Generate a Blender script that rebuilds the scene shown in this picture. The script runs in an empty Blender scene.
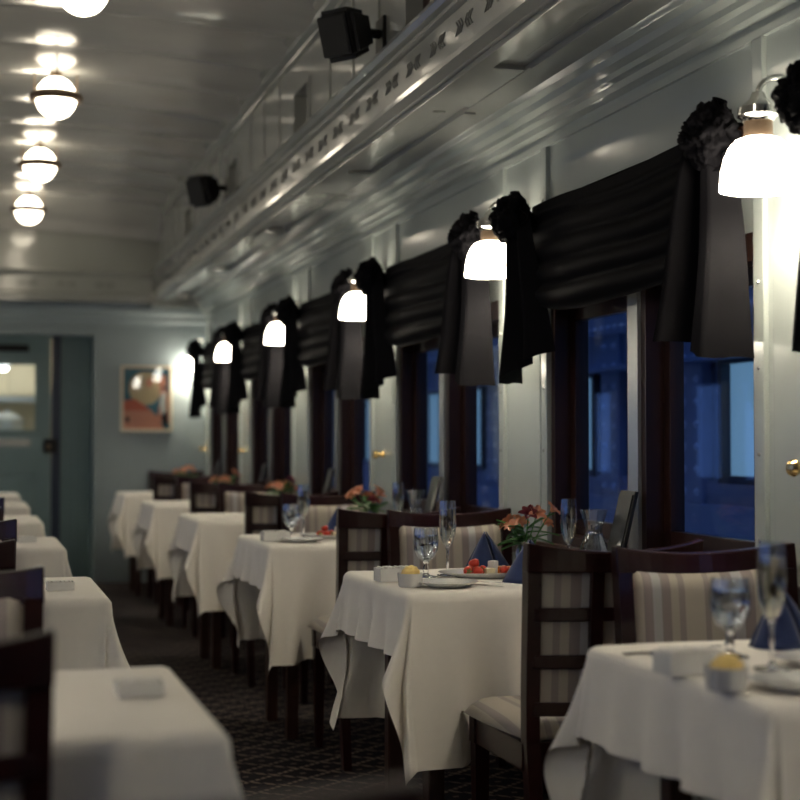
import bpy, bmesh, math, random
from mathutils import Vector, Matrix, noise
random.seed(7)
PI = math.pi
scene = bpy.context.scene
COL = scene.collection

# ------------------------------------------------------------------ camera, world, exposure
cam_d = bpy.data.cameras.new('camera')
cam = bpy.data.objects.new('camera', cam_d)
COL.objects.link(cam)
cam.location = (0, 0, 1.14)
cam.rotation_euler = (math.radians(90 + 1.65), 0, math.radians(-16.39))
cam_d.sensor_width = 36
cam_d.lens = 36 * 1452 / 800
cam_d.clip_start = 0.05
cam_d.dof.use_dof = True
cam_d.dof.focus_distance = 4.0
cam_d.dof.aperture_fstop = 2.5
scene.camera = cam

world = bpy.data.worlds.new('dusk_sky')
scene.world = world
world.use_nodes = True
bg = world.node_tree.nodes['Background']
bg.inputs[0].default_value = (0.085, 0.16, 0.40, 1)
bg.inputs[1].default_value = 1.6
vs = scene.view_settings
vs.view_transform = 'Standard'
vs.look = 'None'
vs.gamma = 1
vs.use_curve_mapping = False
vs.exposure = 0.36
SCONCE = 19.0
BULB = 210.0
GLOBE = 8.5

# ------------------------------------------------------------------ materials
M = {}


def mat(name, col, rough=0.5, metal=0.0, spec=0.5, coat=0.0, emis=None, emis_s=0.0, trans=0.0, ior=1.45, sheen=0.0,
        var=0.0, vscale=8.0, bump=0.0, bscale=40.0, alpha=1.0, stretch=None):
    m = bpy.data.materials.new(name)
    m.use_nodes = True
    nt = m.node_tree
    p = nt.nodes['Principled BSDF']
    p.inputs['Base Color'].default_value = (*col, 1)
    p.inputs['Roughness'].default_value = rough
    p.inputs['Metallic'].default_value = metal
    p.inputs['Specular IOR Level'].default_value = spec
    p.inputs['Coat Weight'].default_value = coat
    p.inputs['Coat Roughness'].default_value = 0.08
    p.inputs['Transmission Weight'].default_value = trans
    p.inputs['IOR'].default_value = ior
    p.inputs['Sheen Weight'].default_value = sheen
    if emis:
        p.inputs['Emission Color'].default_value = (*emis, 1)
        p.inputs['Emission Strength'].default_value = emis_s
    if var or bump:
        tc = nt.nodes.new('ShaderNodeTexCoord')
        src = tc.outputs['Object']
        if stretch:
            mp = nt.nodes.new('ShaderNodeMapping')
            mp.inputs['Scale'].default_value = stretch
            nt.links.new(src, mp.inputs[0])
            src = mp.outputs[0]
    if var:
        nz = nt.nodes.new('ShaderNodeTexNoise')
        nz.inputs['Scale'].default_value = vscale
        nz.inputs['Detail'].default_value = 5
        nt.links.new(src, nz.inputs['Vector'])
        mx = nt.nodes.new('ShaderNodeMix')
        mx.data_type = 'RGBA'
        mx.inputs[6].default_value = (*[max(0, c * (1 - var)) for c in col], 1)
        mx.inputs[7].default_value = (*[min(1, c * (1 + var)) for c in col], 1)
        nt.links.new(nz.outputs['Fac'], mx.inputs[0])
        nt.links.new(mx.outputs[2], p.inputs['Base Color'])
    if bump:
        nb = nt.nodes.new('ShaderNodeTexNoise')
        nb.inputs['Scale'].default_value = bscale
        nb.inputs['Detail'].default_value = 2
        nt.links.new(src, nb.inputs['Vector'])
        bp = nt.nodes.new('ShaderNodeBump')
        bp.inputs['Strength'].default_value = bump
        bp.inputs['Distance'].default_value = 0.02
        nt.links.new(nb.outputs['Fac'], bp.inputs['Height'])
        nt.links.new(bp.outputs[0], p.inputs['Normal'])
    M[name] = m
    return m


mat('ceiling_paint', (0.42, 0.42, 0.40), rough=0.17, spec=0.45, coat=0.10, var=0.10, vscale=3, bump=0.16, bscale=2.2, stretch=(1, 3, 1))
mat('deck_paint', (0.31, 0.32, 0.30), rough=0.13, spec=0.7, coat=0.3, var=0.1, vscale=3, bump=0.12, bscale=4)
mat('wall_paint', (0.40, 0.44, 0.415), rough=0.13, spec=0.7, coat=0.3, var=0.08, vscale=3, bump=0.08, bscale=5)
mat('end_paint', (0.26, 0.31, 0.325), rough=0.45, var=0.1, vscale=2)
mat('door_paint', (0.15, 0.22, 0.235), rough=0.4, var=0.12, vscale=3)
mat('ornament_paint', (0.13, 0.135, 0.13), rough=0.5)
mat('dark_wood', (0.034, 0.013, 0.009), rough=0.35, var=0.4, vscale=6, stretch=(6, 6, 0.6))
mat('mahogany', (0.017, 0.0036, 0.0036), rough=0.28, spec=0.3, coat=0.25, var=0.4, vscale=6, stretch=(1, 6, 6))
mat('black_satin', (0.0047, 0.0044, 0.0054), rough=0.7, spec=0.06, var=0.2, vscale=30)
mat('black_plastic', (0.007, 0.007, 0.008), rough=0.5, spec=0.3)
mat('grille', (0.008, 0.008, 0.008), rough=0.7)
mat('linen', (0.82, 0.775, 0.70), rough=0.85, spec=0.2, var=0.03, vscale=60, bump=0.04, bscale=400)
mat('napkin_blue', (0.018, 0.035, 0.11), rough=0.8, sheen=0.2, var=0.15, vscale=40)
mat('chrome', (0.75, 0.75, 0.74), rough=0.12, metal=1)
mat('bronze', (0.16, 0.11, 0.07), rough=0.45, metal=0.5)
mat('brass', (0.80, 0.58, 0.25), rough=0.18, metal=1)
mat('steel_strip', (0.55, 0.57, 0.56), rough=0.25, metal=0.6)
mat('porcelain', (0.72, 0.71, 0.68), rough=0.2, coat=0.4)
mat('butter', (0.80, 0.58, 0.20), rough=0.5, var=0.1, vscale=60)
mat('paper', (0.72, 0.70, 0.66), rough=0.8, var=0.05, vscale=50)
mat('strawberry', (0.55, 0.045, 0.02), rough=0.3, var=0.3, vscale=120)
mat('cheese', (0.78, 0.68, 0.42), rough=0.5)
mat('cream_food', (0.80, 0.77, 0.70), rough=0.5)
mat('melon', (0.75, 0.26, 0.05), rough=0.4)
mat('leaf_green', (0.07, 0.21, 0.05), rough=0.5, var=0.3, vscale=30)
mat('petal_orange', (0.85, 0.33, 0.18), rough=0.5, var=0.25, vscale=60)
mat('petal_red', (0.18, 0.015, 0.02), rough=0.5)
mat('menu_cover', (0.022, 0.022, 0.02), rough=0.3, coat=0.3, var=0.2, vscale=10)
mat('water', (0.95, 0.97, 1.0), rough=0.0, trans=1.0, ior=1.33)
mat('champagne', (0.97, 0.88, 0.70), rough=0.0, trans=1.0, ior=1.34)
mat('glass', (0.98, 0.99, 1.0), rough=0.0, trans=1.0, ior=1.48)
mat('sconce_glass', (0.9, 0.9, 0.85), rough=0.3, emis=(1.0, 0.90, 0.74), emis_s=SCONCE)
mat('bulb', (0.9, 0.9, 0.85), rough=0.3, emis=(1.0, 0.89, 0.73), emis_s=BULB)
mat('globe_glass', (0.9, 0.88, 0.82), rough=0.25, emis=(1.0, 0.88, 0.68), emis_s=GLOBE)
mat('kitchen_wall', (0.62, 0.56, 0.42), rough=0.6)
mat('kitchen_steel', (0.5, 0.55, 0.6), rough=0.3, metal=0.8)
mat('kitchen_lamp', (0.9, 0.9, 0.9), emis=(1.0, 0.92, 0.75), emis_s=30.0)
mat('train_paint', (0.20, 0.26, 0.42), rough=0.5, var=0.25, vscale=3)
mat('train_rivet_lit', (0.40, 0.48, 0.66), rough=0.5)  # same paint as the car, lightened: light catching the heads is painted in
mat('train_dark', (0.02, 0.03, 0.06), rough=0.4)
mat('train_lit_window', (0.25, 0.35, 0.42), rough=0.4, emis=(0.30, 0.58, 0.86), emis_s=0.30)
mat('ballast', (0.03, 0.03, 0.035), rough=0.95, var=0.5, vscale=30)
mat('poster_frame', (0.55, 0.47, 0.36), rough=0.4)
for n, c in dict(teal=(0.05, 0.14, 0.16), tan=(0.55, 0.36, 0.17), orange=(0.60, 0.12, 0.05), salmon=(0.66, 0.24, 0.13),
                 black=(0.015, 0.015, 0.015), white=(0.7, 0.62, 0.5)).items():
    mat('print_' + n, c, rough=0.35)


def thin_glass(name, tint, rough=0.0, ior=1.45):
    m = bpy.data.materials.new(name)
    m.use_nodes = True
    nt = m.node_tree
    nt.nodes.remove(nt.nodes['Principled BSDF'])
    out = nt.nodes['Material Output']
    tr = nt.nodes.new('ShaderNodeBsdfTransparent')
    tr.inputs[0].default_value = (*tint, 1)
    gl = nt.nodes.new('ShaderNodeBsdfGlossy')
    gl.inputs['Roughness'].default_value = rough
    fr = nt.nodes.new('ShaderNodeFresnel')
    geo = nt.nodes.new('ShaderNodeNewGeometry')      # leaving the pane the index is inverted
    io = nt.nodes.new('ShaderNodeMath')
    io.operation = 'MULTIPLY_ADD'
    io.inputs[1].default_value = 1 / ior - ior
    io.inputs[2].default_value = ior
    nt.links.new(geo.outputs['Backfacing'], io.inputs[0])
    mx = nt.nodes.new('ShaderNodeMixShader')
    # the Fresnel node already inverts the index on back faces, so hand it the inverse there
    nt.links.new(io.outputs[0], fr.inputs[0])
    nt.links.new(fr.outputs[0], mx.inputs[0])
    nt.links.new(tr.outputs[0], mx.inputs[1])
    nt.links.new(gl.outputs[0], mx.inputs[2])
    nt.links.new(mx.outputs[0], out.inputs[0])
    M[name] = m


thin_glass('window_glass', (0.90, 0.95, 1.0))
thin_glass('drinking_glass', (0.93, 0.95, 0.97), ior=2.2)


def stripe_mat():
    m = bpy.data.materials.new('striped_upholstery')
    m.use_nodes = True
    nt = m.node_tree
    p = nt.nodes['Principled BSDF']
    p.inputs['Roughness'].default_value = 0.75
    p.inputs['Sheen Weight'].default_value = 0.15
    tc = nt.nodes.new('ShaderNodeTexCoord')
    sep = nt.nodes.new('ShaderNodeSeparateXYZ')
    nt.links.new(tc.outputs['Object'], sep.inputs[0])
    mul = nt.nodes.new('ShaderNodeMath')
    mul.operation = 'MULTIPLY'
    mul.inputs[1].default_value = 4.8
    nt.links.new(sep.outputs['X'], mul.inputs[0])
    fr = nt.nodes.new('ShaderNodeMath')
    fr.operation = 'FRACT'
    nt.links.new(mul.outputs[0], fr.inputs[0])
    rp = nt.nodes.new('ShaderNodeValToRGB')
    rp.color_ramp.interpolation = 'CONSTANT'
    e = rp.color_ramp.elements
    stops = [(0, (0.42, 0.37, 0.30)), (0.24, (0.285, 0.245, 0.22)), (0.32, (0.40, 0.35, 0.285)), (0.42, (0.25, 0.21, 0.195)),
             (0.54, (0.37, 0.355, 0.35)), (0.66, (0.24, 0.20, 0.19)), (0.78, (0.41, 0.36, 0.295)), (0.93, (0.285, 0.245, 0.22))]
    e[0].position, e[0].color = stops[0][0], (*stops[0][1], 1)
    e[1].position, e[1].color = stops[1][0], (*stops[1][1], 1)
    for s, c in stops[2:]:
        x = e.new(s)
        x.color = (*c, 1)
    nt.links.new(fr.outputs[0], rp.inputs[0])
    nt.links.new(rp.outputs[0], p.inputs['Base Color'])
    M['striped_upholstery'] = m


stripe_mat()


def carpet_mat():
    m = bpy.data.materials.new('patterned_carpet')
    m.use_nodes = True
    nt = m.node_tree
    p = nt.nodes['Principled BSDF']
    p.inputs['Roughness'].default_value = 0.95
    p.inputs['Specular IOR Level'].default_value = 0.1
    tc = nt.nodes.new('ShaderNodeTexCoord')
    sep = nt.nodes.new('ShaderNodeSeparateXYZ')
    nt.links.new(tc.outputs['Object'], sep.inputs[0])

    def mth(op, a, b=None):
        n = nt.nodes.new('ShaderNodeMath')
        n.operation = op
        for i, v in enumerate((a, b)):
            if v is None:
                continue
            if isinstance(v, (int, float)):
                n.inputs[i].default_value = v
            else:
                nt.links.new(v, n.inputs[i])
        return n.outputs[0]
    x, y = sep.outputs['X'], sep.outputs['Y']
    a = mth('ADD', mth('MULTIPLY', x, 5.0), mth('MULTIPLY', y, 6.5))
    b = mth('SUBTRACT', mth('MULTIPLY', x, 5.0), mth('MULTIPLY', y, 6.5))
    da = mth('ABSOLUTE', mth('SUBTRACT', mth('FRACT', a), 0.5))
    db = mth('ABSOLUTE', mth('SUBTRACT', mth('FRACT', b), 0.5))
    line = mth('MAXIMUM', mth('GREATER_THAN', da, 0.43), mth('GREATER_THAN', db, 0.43))
    dots = mth('GREATER_THAN', mth('SINE', mth('MULTIPLY', mth('ADD', x, mth('MULTIPLY', y, 0.4)), 210.0)), -0.55)
    rows = mth('GREATER_THAN', mth('SINE', mth('MULTIPLY', y, 60.0)), -2.0)
    cen = mth('LESS_THAN', mth('ADD', da, db), 0.10)
    fac = mth('MAXIMUM', mth('MULTIPLY', line, mth('MULTIPLY', dots, rows)), mth('MULTIPLY', cen, 0.7))
    nz = nt.nodes.new('ShaderNodeTexNoise')
    nz.inputs['Scale'].default_value = 2.5
    nt.links.new(tc.outputs['Object'], nz.inputs['Vector'])
    fac = mth('MULTIPLY', fac, mth('ADD', mth('MULTIPLY', nz.outputs['Fac'], 0.9), 0.4))
    mx = nt.nodes.new('ShaderNodeMix')
    mx.data_type = 'RGBA'
    mx.inputs[6].default_value = (0.011, 0.009, 0.012, 1)
    mx.inputs[7].default_value = (0.17, 0.13, 0.10, 1)
    nt.links.new(fac, mx.inputs[0])
    nt.links.new(mx.outputs[2], p.inputs['Base Color'])
    M['patterned_carpet'] = m


carpet_mat()


# ------------------------------------------------------------------ mesh builder
class MB:
    def __init__(s):
        s.v, s.f, s.mi = [], [], []

    def add(s, vs, fs, mi=0):
        n = len(s.v)
        s.v += [tuple(v) for v in vs]
        s.f += [tuple(i + n for i in f) for f in fs]
        s.mi += [mi] * len(fs)
        return s

    def box(s, x0, x1, y0, y1, z0, z1, mi=0, b=0.0):
        if b > 0:
            bm = bmesh.new()
            bmesh.ops.create_cube(bm, size=1)
            bmesh.ops.scale(bm, vec=(x1 - x0, y1 - y0, z1 - z0), verts=bm.verts)
            bmesh.ops.translate(bm, vec=((x0 + x1) / 2, (y0 + y1) / 2, (z0 + z1) / 2), verts=bm.verts)
            bmesh.ops.bevel(bm, geom=bm.edges[:], offset=b, segments=2, affect='EDGES', profile=0.6)
            bm.verts.index_update()
            s.add([v.co[:] for v in bm.verts], [[v.index for v in f.verts] for f in bm.faces], mi)
            bm.free()
            return s
        return s.add([(x0, y0, z0), (x1, y0, z0), (x1, y1, z0), (x0, y1, z0), (x0, y0, z1), (x1, y0, z1), (x1, y1, z1), (x0, y1, z1)],
                     [(3, 2, 1, 0), (4, 5, 6, 7), (0, 1, 5, 4), (1, 2, 6, 5), (2, 3, 7, 6), (3, 0, 4, 7)], mi)

    def lathe(s, prof, n=24, c=(0, 0, 0), mi=0, closed=False, cap=True):
        vs, fs = [], []
        for r, z in prof:
            for k in range(n):
                a = 2 * PI * k / n
                vs.append((c[0] + r * math.cos(a), c[1] + r * math.sin(a), c[2] + z))
        L = len(prof)
        for i in range(L if closed else L - 1):
            j = (i + 1) % L
            for k in range(n):
                q = (k + 1) % n
                fs.append((i * n + k, i * n + q, j * n + q, j * n + k))
        if cap and not closed:
            if prof[0][0] > 1e-6:
                fs.append(tuple(range(n))[::-1])
            if prof[-1][0] > 1e-6:
                fs.append(tuple((L - 1) * n + k for k in range(n)))
        return s.add(vs, fs, mi)

    def tube(s, pts, r, n=8, mi=0):
        pts = [Vector(p) for p in pts]
        rs = r if isinstance(r, (list, tuple)) else [r] * len(pts)
        vs, fs = [], []
        for i, p in enumerate(pts):
            d = (pts[min(i + 1, len(pts) - 1)] - pts[max(i - 1, 0)]).normalized()
            u = d.cross(Vector((0.13, 0.27, 1)))
            if u.length < 0.05:
                u = d.cross(Vector((1, 0, 0)))
            u.normalize()
            w = d.cross(u)
            for k in range(n):
                a = 2 * PI * k / n
                vs.append(p + (u * math.cos(a) + w * math.sin(a)) * rs[i])
        for i in range(len(pts) - 1):
            for k in range(n):
                q = (k + 1) % n
                fs.append((i * n + k, i * n + q, (i + 1) * n + q, (i + 1) * n + k))
        fs.append(tuple(range(n))[::-1])
        fs.append(tuple((len(pts) - 1) * n + k for k in range(n)))
        return s.add(vs, fs, mi)

    def grid(s, fn, nu, nv, mi=0):
        vs = [fn(i / nu, j / nv) for j in range(nv + 1) for i in range(nu + 1)]
        fs = [(j * (nu + 1) + i, j * (nu + 1) + i + 1, (j + 1) * (nu + 1) + i + 1, (j + 1) * (nu + 1) + i) for j in range(nv) for i in range(nu)]
        return s.add(vs, fs, mi)

    def sweep_y(s, prof, y0, y1, mi=0):      # closed XZ outline run along Y
        n = len(prof)
        vs = [(x, y0, z) for x, z in prof] + [(x, y1, z) for x, z in prof]
        fs = [(i, (i + 1) % n, n + (i + 1) % n, n + i) for i in range(n)]
        fs += [tuple(range(n))[::-1], tuple(range(n, 2 * n))]
        return s.add(vs, fs, mi)

    def sweep_x(s, prof, x0, x1, mi=0):      # closed YZ outline run along X
        n = len(prof)
        vs = [(x0, y, z) for y, z in prof] + [(x1, y, z) for y, z in prof]
        fs = [(i, (i + 1) % n, n + (i + 1) % n, n + i) for i in range(n)]
        fs += [tuple(range(n))[::-1], tuple(range(n, 2 * n))]
        return s.add(vs, fs, mi)

    def build(s, name, m, parent=None, smooth=False, loc=None, rot=None, fix=True):
        me = bpy.data.meshes.new(name)
        me.from_pydata([tuple(v) for v in s.v], [], s.f)
        for q in (m if isinstance(m, (list, tuple)) else [m]):
            me.materials.append(M[q])
        for p, i in zip(me.polygons, s.mi):
            p.material_index = i
        if fix:
            bm = bmesh.new()
            bm.from_mesh(me)
            bmesh.ops.remove_doubles(bm, verts=bm.verts, dist=1e-6)
            bmesh.ops.recalc_face_normals(bm, faces=bm.faces)
            bm.to_mesh(me)
            bm.free()
        if smooth:
            for p in me.polygons:
                p.use_smooth = True
            if smooth != 'all':
                me.set_sharp_from_angle(angle=math.radians(40))
        o = bpy.data.objects.new(name, me)
        COL.objects.link(o)
        if parent:
            o.parent = parent
        if loc:
            o.location = loc
        if rot:
            o.rotation_euler = rot
        return o


def tag(o, label=None, cat=None, group=None, kind=None):
    if label:
        o['label'] = label
    if cat:
        o['category'] = cat
    if group:
        o['group'] = group
    if kind:
        o['kind'] = kind
    return o


def thing(name, label, cat, loc=(0, 0, 0), rz=0.0, group=None):
    o = bpy.data.objects.new(name, None)
    o.empty_display_size = 0.1
    COL.objects.link(o)
    o.location = loc
    o.rotation_euler = (0, 0, rz)
    return tag(o, label, cat, group)


def dup(o, loc=None, rz=None, label=None, group=None, parent=None):
    c = o.copy()
    COL.objects.link(c)
    c.parent = parent
    if loc is not None:
        c.location = loc
    if rz is not None:
        c.rotation_euler = (0, 0, rz)
    if label:
        c['label'] = label
    if group:
        c['group'] = group
    for ch in list(o.children):
        dup(ch, parent=c)
    return c


def struct(o):
    o['kind'] = 'structure'
    return o


ORD = ['zeroth', 'first', 'second', 'third', 'fourth', 'fifth', 'sixth', 'seventh']

# ------------------------------------------------------------------ key dimensions (metres)
XW, XL = 1.85, -1.08           # inner faces of the side walls
XC = 0.385                     # car centre line
YE, YB = 12.0, -2.6            # end wall with poster, wall behind the camera
PIT = 1.8
PIER = [2.94 + PIT * (k - 1) for k in range(-1, 7)]     # pier centres, -1 .. 6
PIER_L = [p - 0.356 for p in PIER]     # unseen wall's piers, shifted so its lamps don't reflect in the panes
TY = {1: 2.23, 2: 3.90, 3: 5.70, 4: 7.50, 5: 9.30, 6: 11.12}    # window row tables
LY = {k: 2.18 + PIT * (k - 1) + (0.06 if k == 1 else 0) for k in range(1, 7)}     # long table row
ZT = 0.75
ZD = 2.28                      # underside of the side deck
XF = 1.38                      # fascia face
ZF0, ZF1 = 2.30, 2.505
XCL = 1.42                     # clerestory wall

# ------------------------------------------------------------------ structure: floor and shell
fl = struct(MB().box(XL - 0.1, XW + 0.1, YB - 0.1, 14.2, -0.1, 0.0).build('floor', 'patterned_carpet'))

# ceiling: shallow arch of cross panels, curving down at the end
ceil_o = struct(MB().box(XL - 0.12, XW + 0.12, YB - 0.1, YE + 0.6, 3.10, 3.16).build('ceiling', 'ceiling_paint'))


def ceil_z(x, y):
    z = 2.955 + 0.055 * (1 - ((x - XC) / 1.03) ** 2)
    if y > 11.1:
        t = (y - 11.1) / 0.62
        z -= 0.24 * (1 - math.sqrt(max(0, 1 - t * t)))
    return z


def ceil_panel(y0, y1):
    b = MB()
    nv = 10
    g = 0.006
    x0, x1 = 2 * XC - XCL, XCL
    b.grid(lambda u, v: (x0 + (x1 - x0) * u, y0 + g + (y1 - y0 - 2 * g) * v, ceil_z(x0 + (x1 - x0) * u, y0 + g + (y1 - y0 - 2 * g) * v) - 0.028 * math.sin(PI * v) + 0.0015 * math.sin(2 * PI * v + 9 * u + 5 * y0)), 20, nv)
    return b.build('ceiling_panel', 'ceiling_paint', ceil_o, smooth='all')


y = YB
while y < 11.7:
    y1 = min(y + 0.6, 11.72)
    if y1 > 11.3 and y1 < 11.7:
        y1 = 11.72
    ceil_panel(y, y1)
    # rounded cover batten over each seam
    bb = MB()
    x0, x1 = 2 * XC - XCL, XCL
    if y1 < 11.7:
        bb.grid(lambda u, v: (x0 + (x1 - x0) * u, y1 + 0.014 * (v - 0.5) * 2, ceil_z(x0 + (x1 - x0) * u, y1) - 0.006 * (1 - (2 * v - 1) ** 2) - 0.001), 14, 6)
        bb.build('ceiling_batten', 'ceiling_paint', ceil_o, smooth='all')
    y = y1

# clerestory walls with vent windows
for side in (1, -1):
    sx = (lambda x: x) if side == 1 else (lambda x: 2 * XC - x)

    def sbox(b, x0, x1, y0, y1, z0, z1, mi=0, bv=0.0):
        a, c = sorted((sx(x0), sx(x1)))
        return b.box(a, c, y0, y1, z0, z1, mi, bv)
    nm = 'right' if side == 1 else 'left'
    # clerestory: openings every bay
    b = MB()
    wins = [PIER[i] - 0.16 for i in range(len(PIER))]       # centre of each vent
    hw, vz0, vz1 = 0.14, 2.55, 2.735
    sbox(b, XCL, XCL + 0.06, YB, 11.72, ZF1 - 0.25, vz0)
    sbox(b, XCL, XCL + 0.06, YB, 11.72, vz1, 3.0)
    ys = [YB] + [q for w in wins for q in (w - hw, w + hw)] + [11.72]
    for i in range(0, len(ys), 2):
        sbox(b, XCL, XCL + 0.06, ys[i], ys[i + 1], vz0, vz1)
    cw = struct(b.build('wall_clerestory_' + nm, 'deck_paint'))
    if True:
        for w in wins:
            v = MB()
            sbox(v, XCL + 0.05, XCL + 0.06, w - hw, w + hw, vz0, vz1)
            pn = v.build('vent_panel', 'dark_wood', cw)
            v = MB()
            for (ya, yb, za, zb) in ((w - hw - 0.02, w - hw, vz0 - 0.02, vz1 + 0.02), (w + hw, w + hw + 0.02, vz0 - 0.02, vz1 + 0.02),
                                     (w - hw, w + hw, vz0 - 0.02, vz0), (w - hw, w + hw, vz1, vz1 + 0.02)):
                sbox(v, XCL - 0.012, XCL + 0.002, ya, yb, za, zb)
            v.build('vent_frame', 'deck_paint', cw)
            for dy in (-0.52, 0.52, 0.9):       # seams between pressed panels
                v = MB()
                sbox(v, XCL - 0.006, XCL + 0.002, w + dy - 0.012, w + dy + 0.012, ZF1, 2.9)
                v.build('seam_strip', 'deck_paint', cw)
    # crown under the ceiling
    prof = [(XCL + 0.01, 2.90), (XCL - 0.015, 2.90), (XCL - 0.015, 2.915), (XCL - 0.04, 2.93), (XCL - 0.045, 2.945), (XCL - 0.075, 2.955),
            (XCL - 0.085, 2.985), (XCL + 0.01, 2.99)]
    b = MB().sweep_y([(sx(x), z) for x, z in prof], YB, 11.55)
    struct(b.build('trim_%d' % (1 if side == 1 else 2), 'deck_paint'))
    # fascia with beads
    prof = [(XCL + 0.07, ZD - 0.008), (XF + 0.02, ZD - 0.008), (XF - 0.006, ZF0 - 0.010), (XF - 0.008, ZF0 + 0.006), (XF + 0.004, ZF0 + 0.014),
            (XF + 0.004, ZF0 + 0.024), (XF + 0.014, ZF0 + 0.03), (XF + 0.014, ZF1 - 0.06), (XF - 0.004, ZF1 - 0.052), (XF - 0.004, ZF1 - 0.04),
            (XF - 0.022, ZF1 - 0.034), (XF - 0.034, ZF1 - 0.018), (XF - 0.03, ZF1 - 0.004), (XF - 0.018, ZF1), (XCL + 0.05, ZF1)]
    fas = struct(MB().sweep_y([(sx(x), z) for x, z in prof], YB, 11.72).build('trim_%d' % (3 if side == 1 else 4), 'deck_paint'))
    if side == 1:
        # leaf ornament: three chevrons either side of a small stem, repeated
        def chevron(b, yc, zc, d, s=1.0, frame=None):
            for q in (-1, 1):
                pts = [(0, 0), (0.030, 0.030), (0.020, 0.030), (-0.010, 0.0)]
                vs = []
                for (a, c) in pts:
                    vs.append((yc - d * a * s, zc + q * c * s))
                front = [(XF + 0.010, p[0], p[1]) for p in vs]
                back = [(XF + 0.0145, p[0], p[1]) for p in vs]
                if frame:
                    front = [frame(*p) for p in front]
                    back = [frame(*p) for p in back]
                b.add(front + back, [(0, 1, 2, 3), (7, 6, 5, 4), (0, 4, 5, 1), (1, 5, 6, 2), (2, 6, 7, 3), (3, 7, 4, 0)])
        ob = MB()
        for k in range(3):
            chevron(ob, -0.014 - 0.021 * k, 0, 1, 0.72)
            chevron(ob, 0.014 + 0.021 * k, 0, -1, 0.72)
        zc = (ZF0 + 0.03 + ZF1 - 0.06) / 2
        proto = None
        yy = 1.2
        while yy < 11.6:
            if proto is None:
                proto = ob.build('leaf_ornament', 'ornament_paint', fas, loc=(0, yy, zc))
            else:
                dup(proto, loc=(0, yy, zc), parent=fas)
            yy += 0.26
    # side deck: ceiling slab with proud framing strips around recessed panels
    b = MB()
    sbox(b, XF, XW + 0.06, YB, YE, ZD + 0.014, ZD + 0.06)
    dk = struct(b.build('ceiling_deck_' + nm, 'deck_paint'))
    for (xa, xb) in ((XF + 0.01, 1.44), (1.62, XW + 0.02)):
        v = MB()
        sbox(v, xa, xb, YB, YE - 0.28, ZD, ZD + 0.031, bv=0.004)
        v.build('deck_rail', 'deck_paint', dk)
    for pc in PIER:
        v = MB()
        sbox(v, 1.44, 1.62, pc - 0.60, pc - 0.08, ZD, ZD + 0.031, bv=0.004)
        v.build('deck_crosspiece', 'deck_paint', dk)
        v = MB()
        sbox(v, 1.62, 1.66, pc - 0.02, pc + 1.16, ZD - 0.006, ZD + 0.001)
        v.build('deck_bead', 'deck_paint', dk)
        v = MB()
        sbox(v, 1.485, 1.575, pc + 0.05, pc + 1.07, ZD + 0.008, ZD + 0.02, bv=0.003)
        v.build('deck_panel', 'deck_paint', dk)
    v = MB()
    sbox(v, XF - 0.01, XW + 0.02, YE - 0.28, YE, ZD - 0.05, ZD + 0.031)
    v.build('deck_end_board', 'deck_paint', dk)
    # crown between wall and deck
    prof = [(XW + 0.02, 2.13), (XW - 0.012, 2.13), (XW - 0.016, 2.15), (XW - 0.006, 2.155), (XW - 0.006, 2.17), (XW - 0.03, 2.18), (XW - 0.034, 2.20),
            (XW - 0.055, 2.206), (XW - 0.058, 2.222), (XW - 0.085, 2.232), (XW - 0.095, 2.25), (XW - 0.12, 2.258), (XW - 0.125, ZD + 0.002), (XW + 0.02, ZD + 0.002)]
    struct(MB().sweep_y([(sx(x), z) for x, z in prof], YB, YE).build('trim_%d' % (5 if side == 1 else 6), 'wall_paint'))

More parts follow.
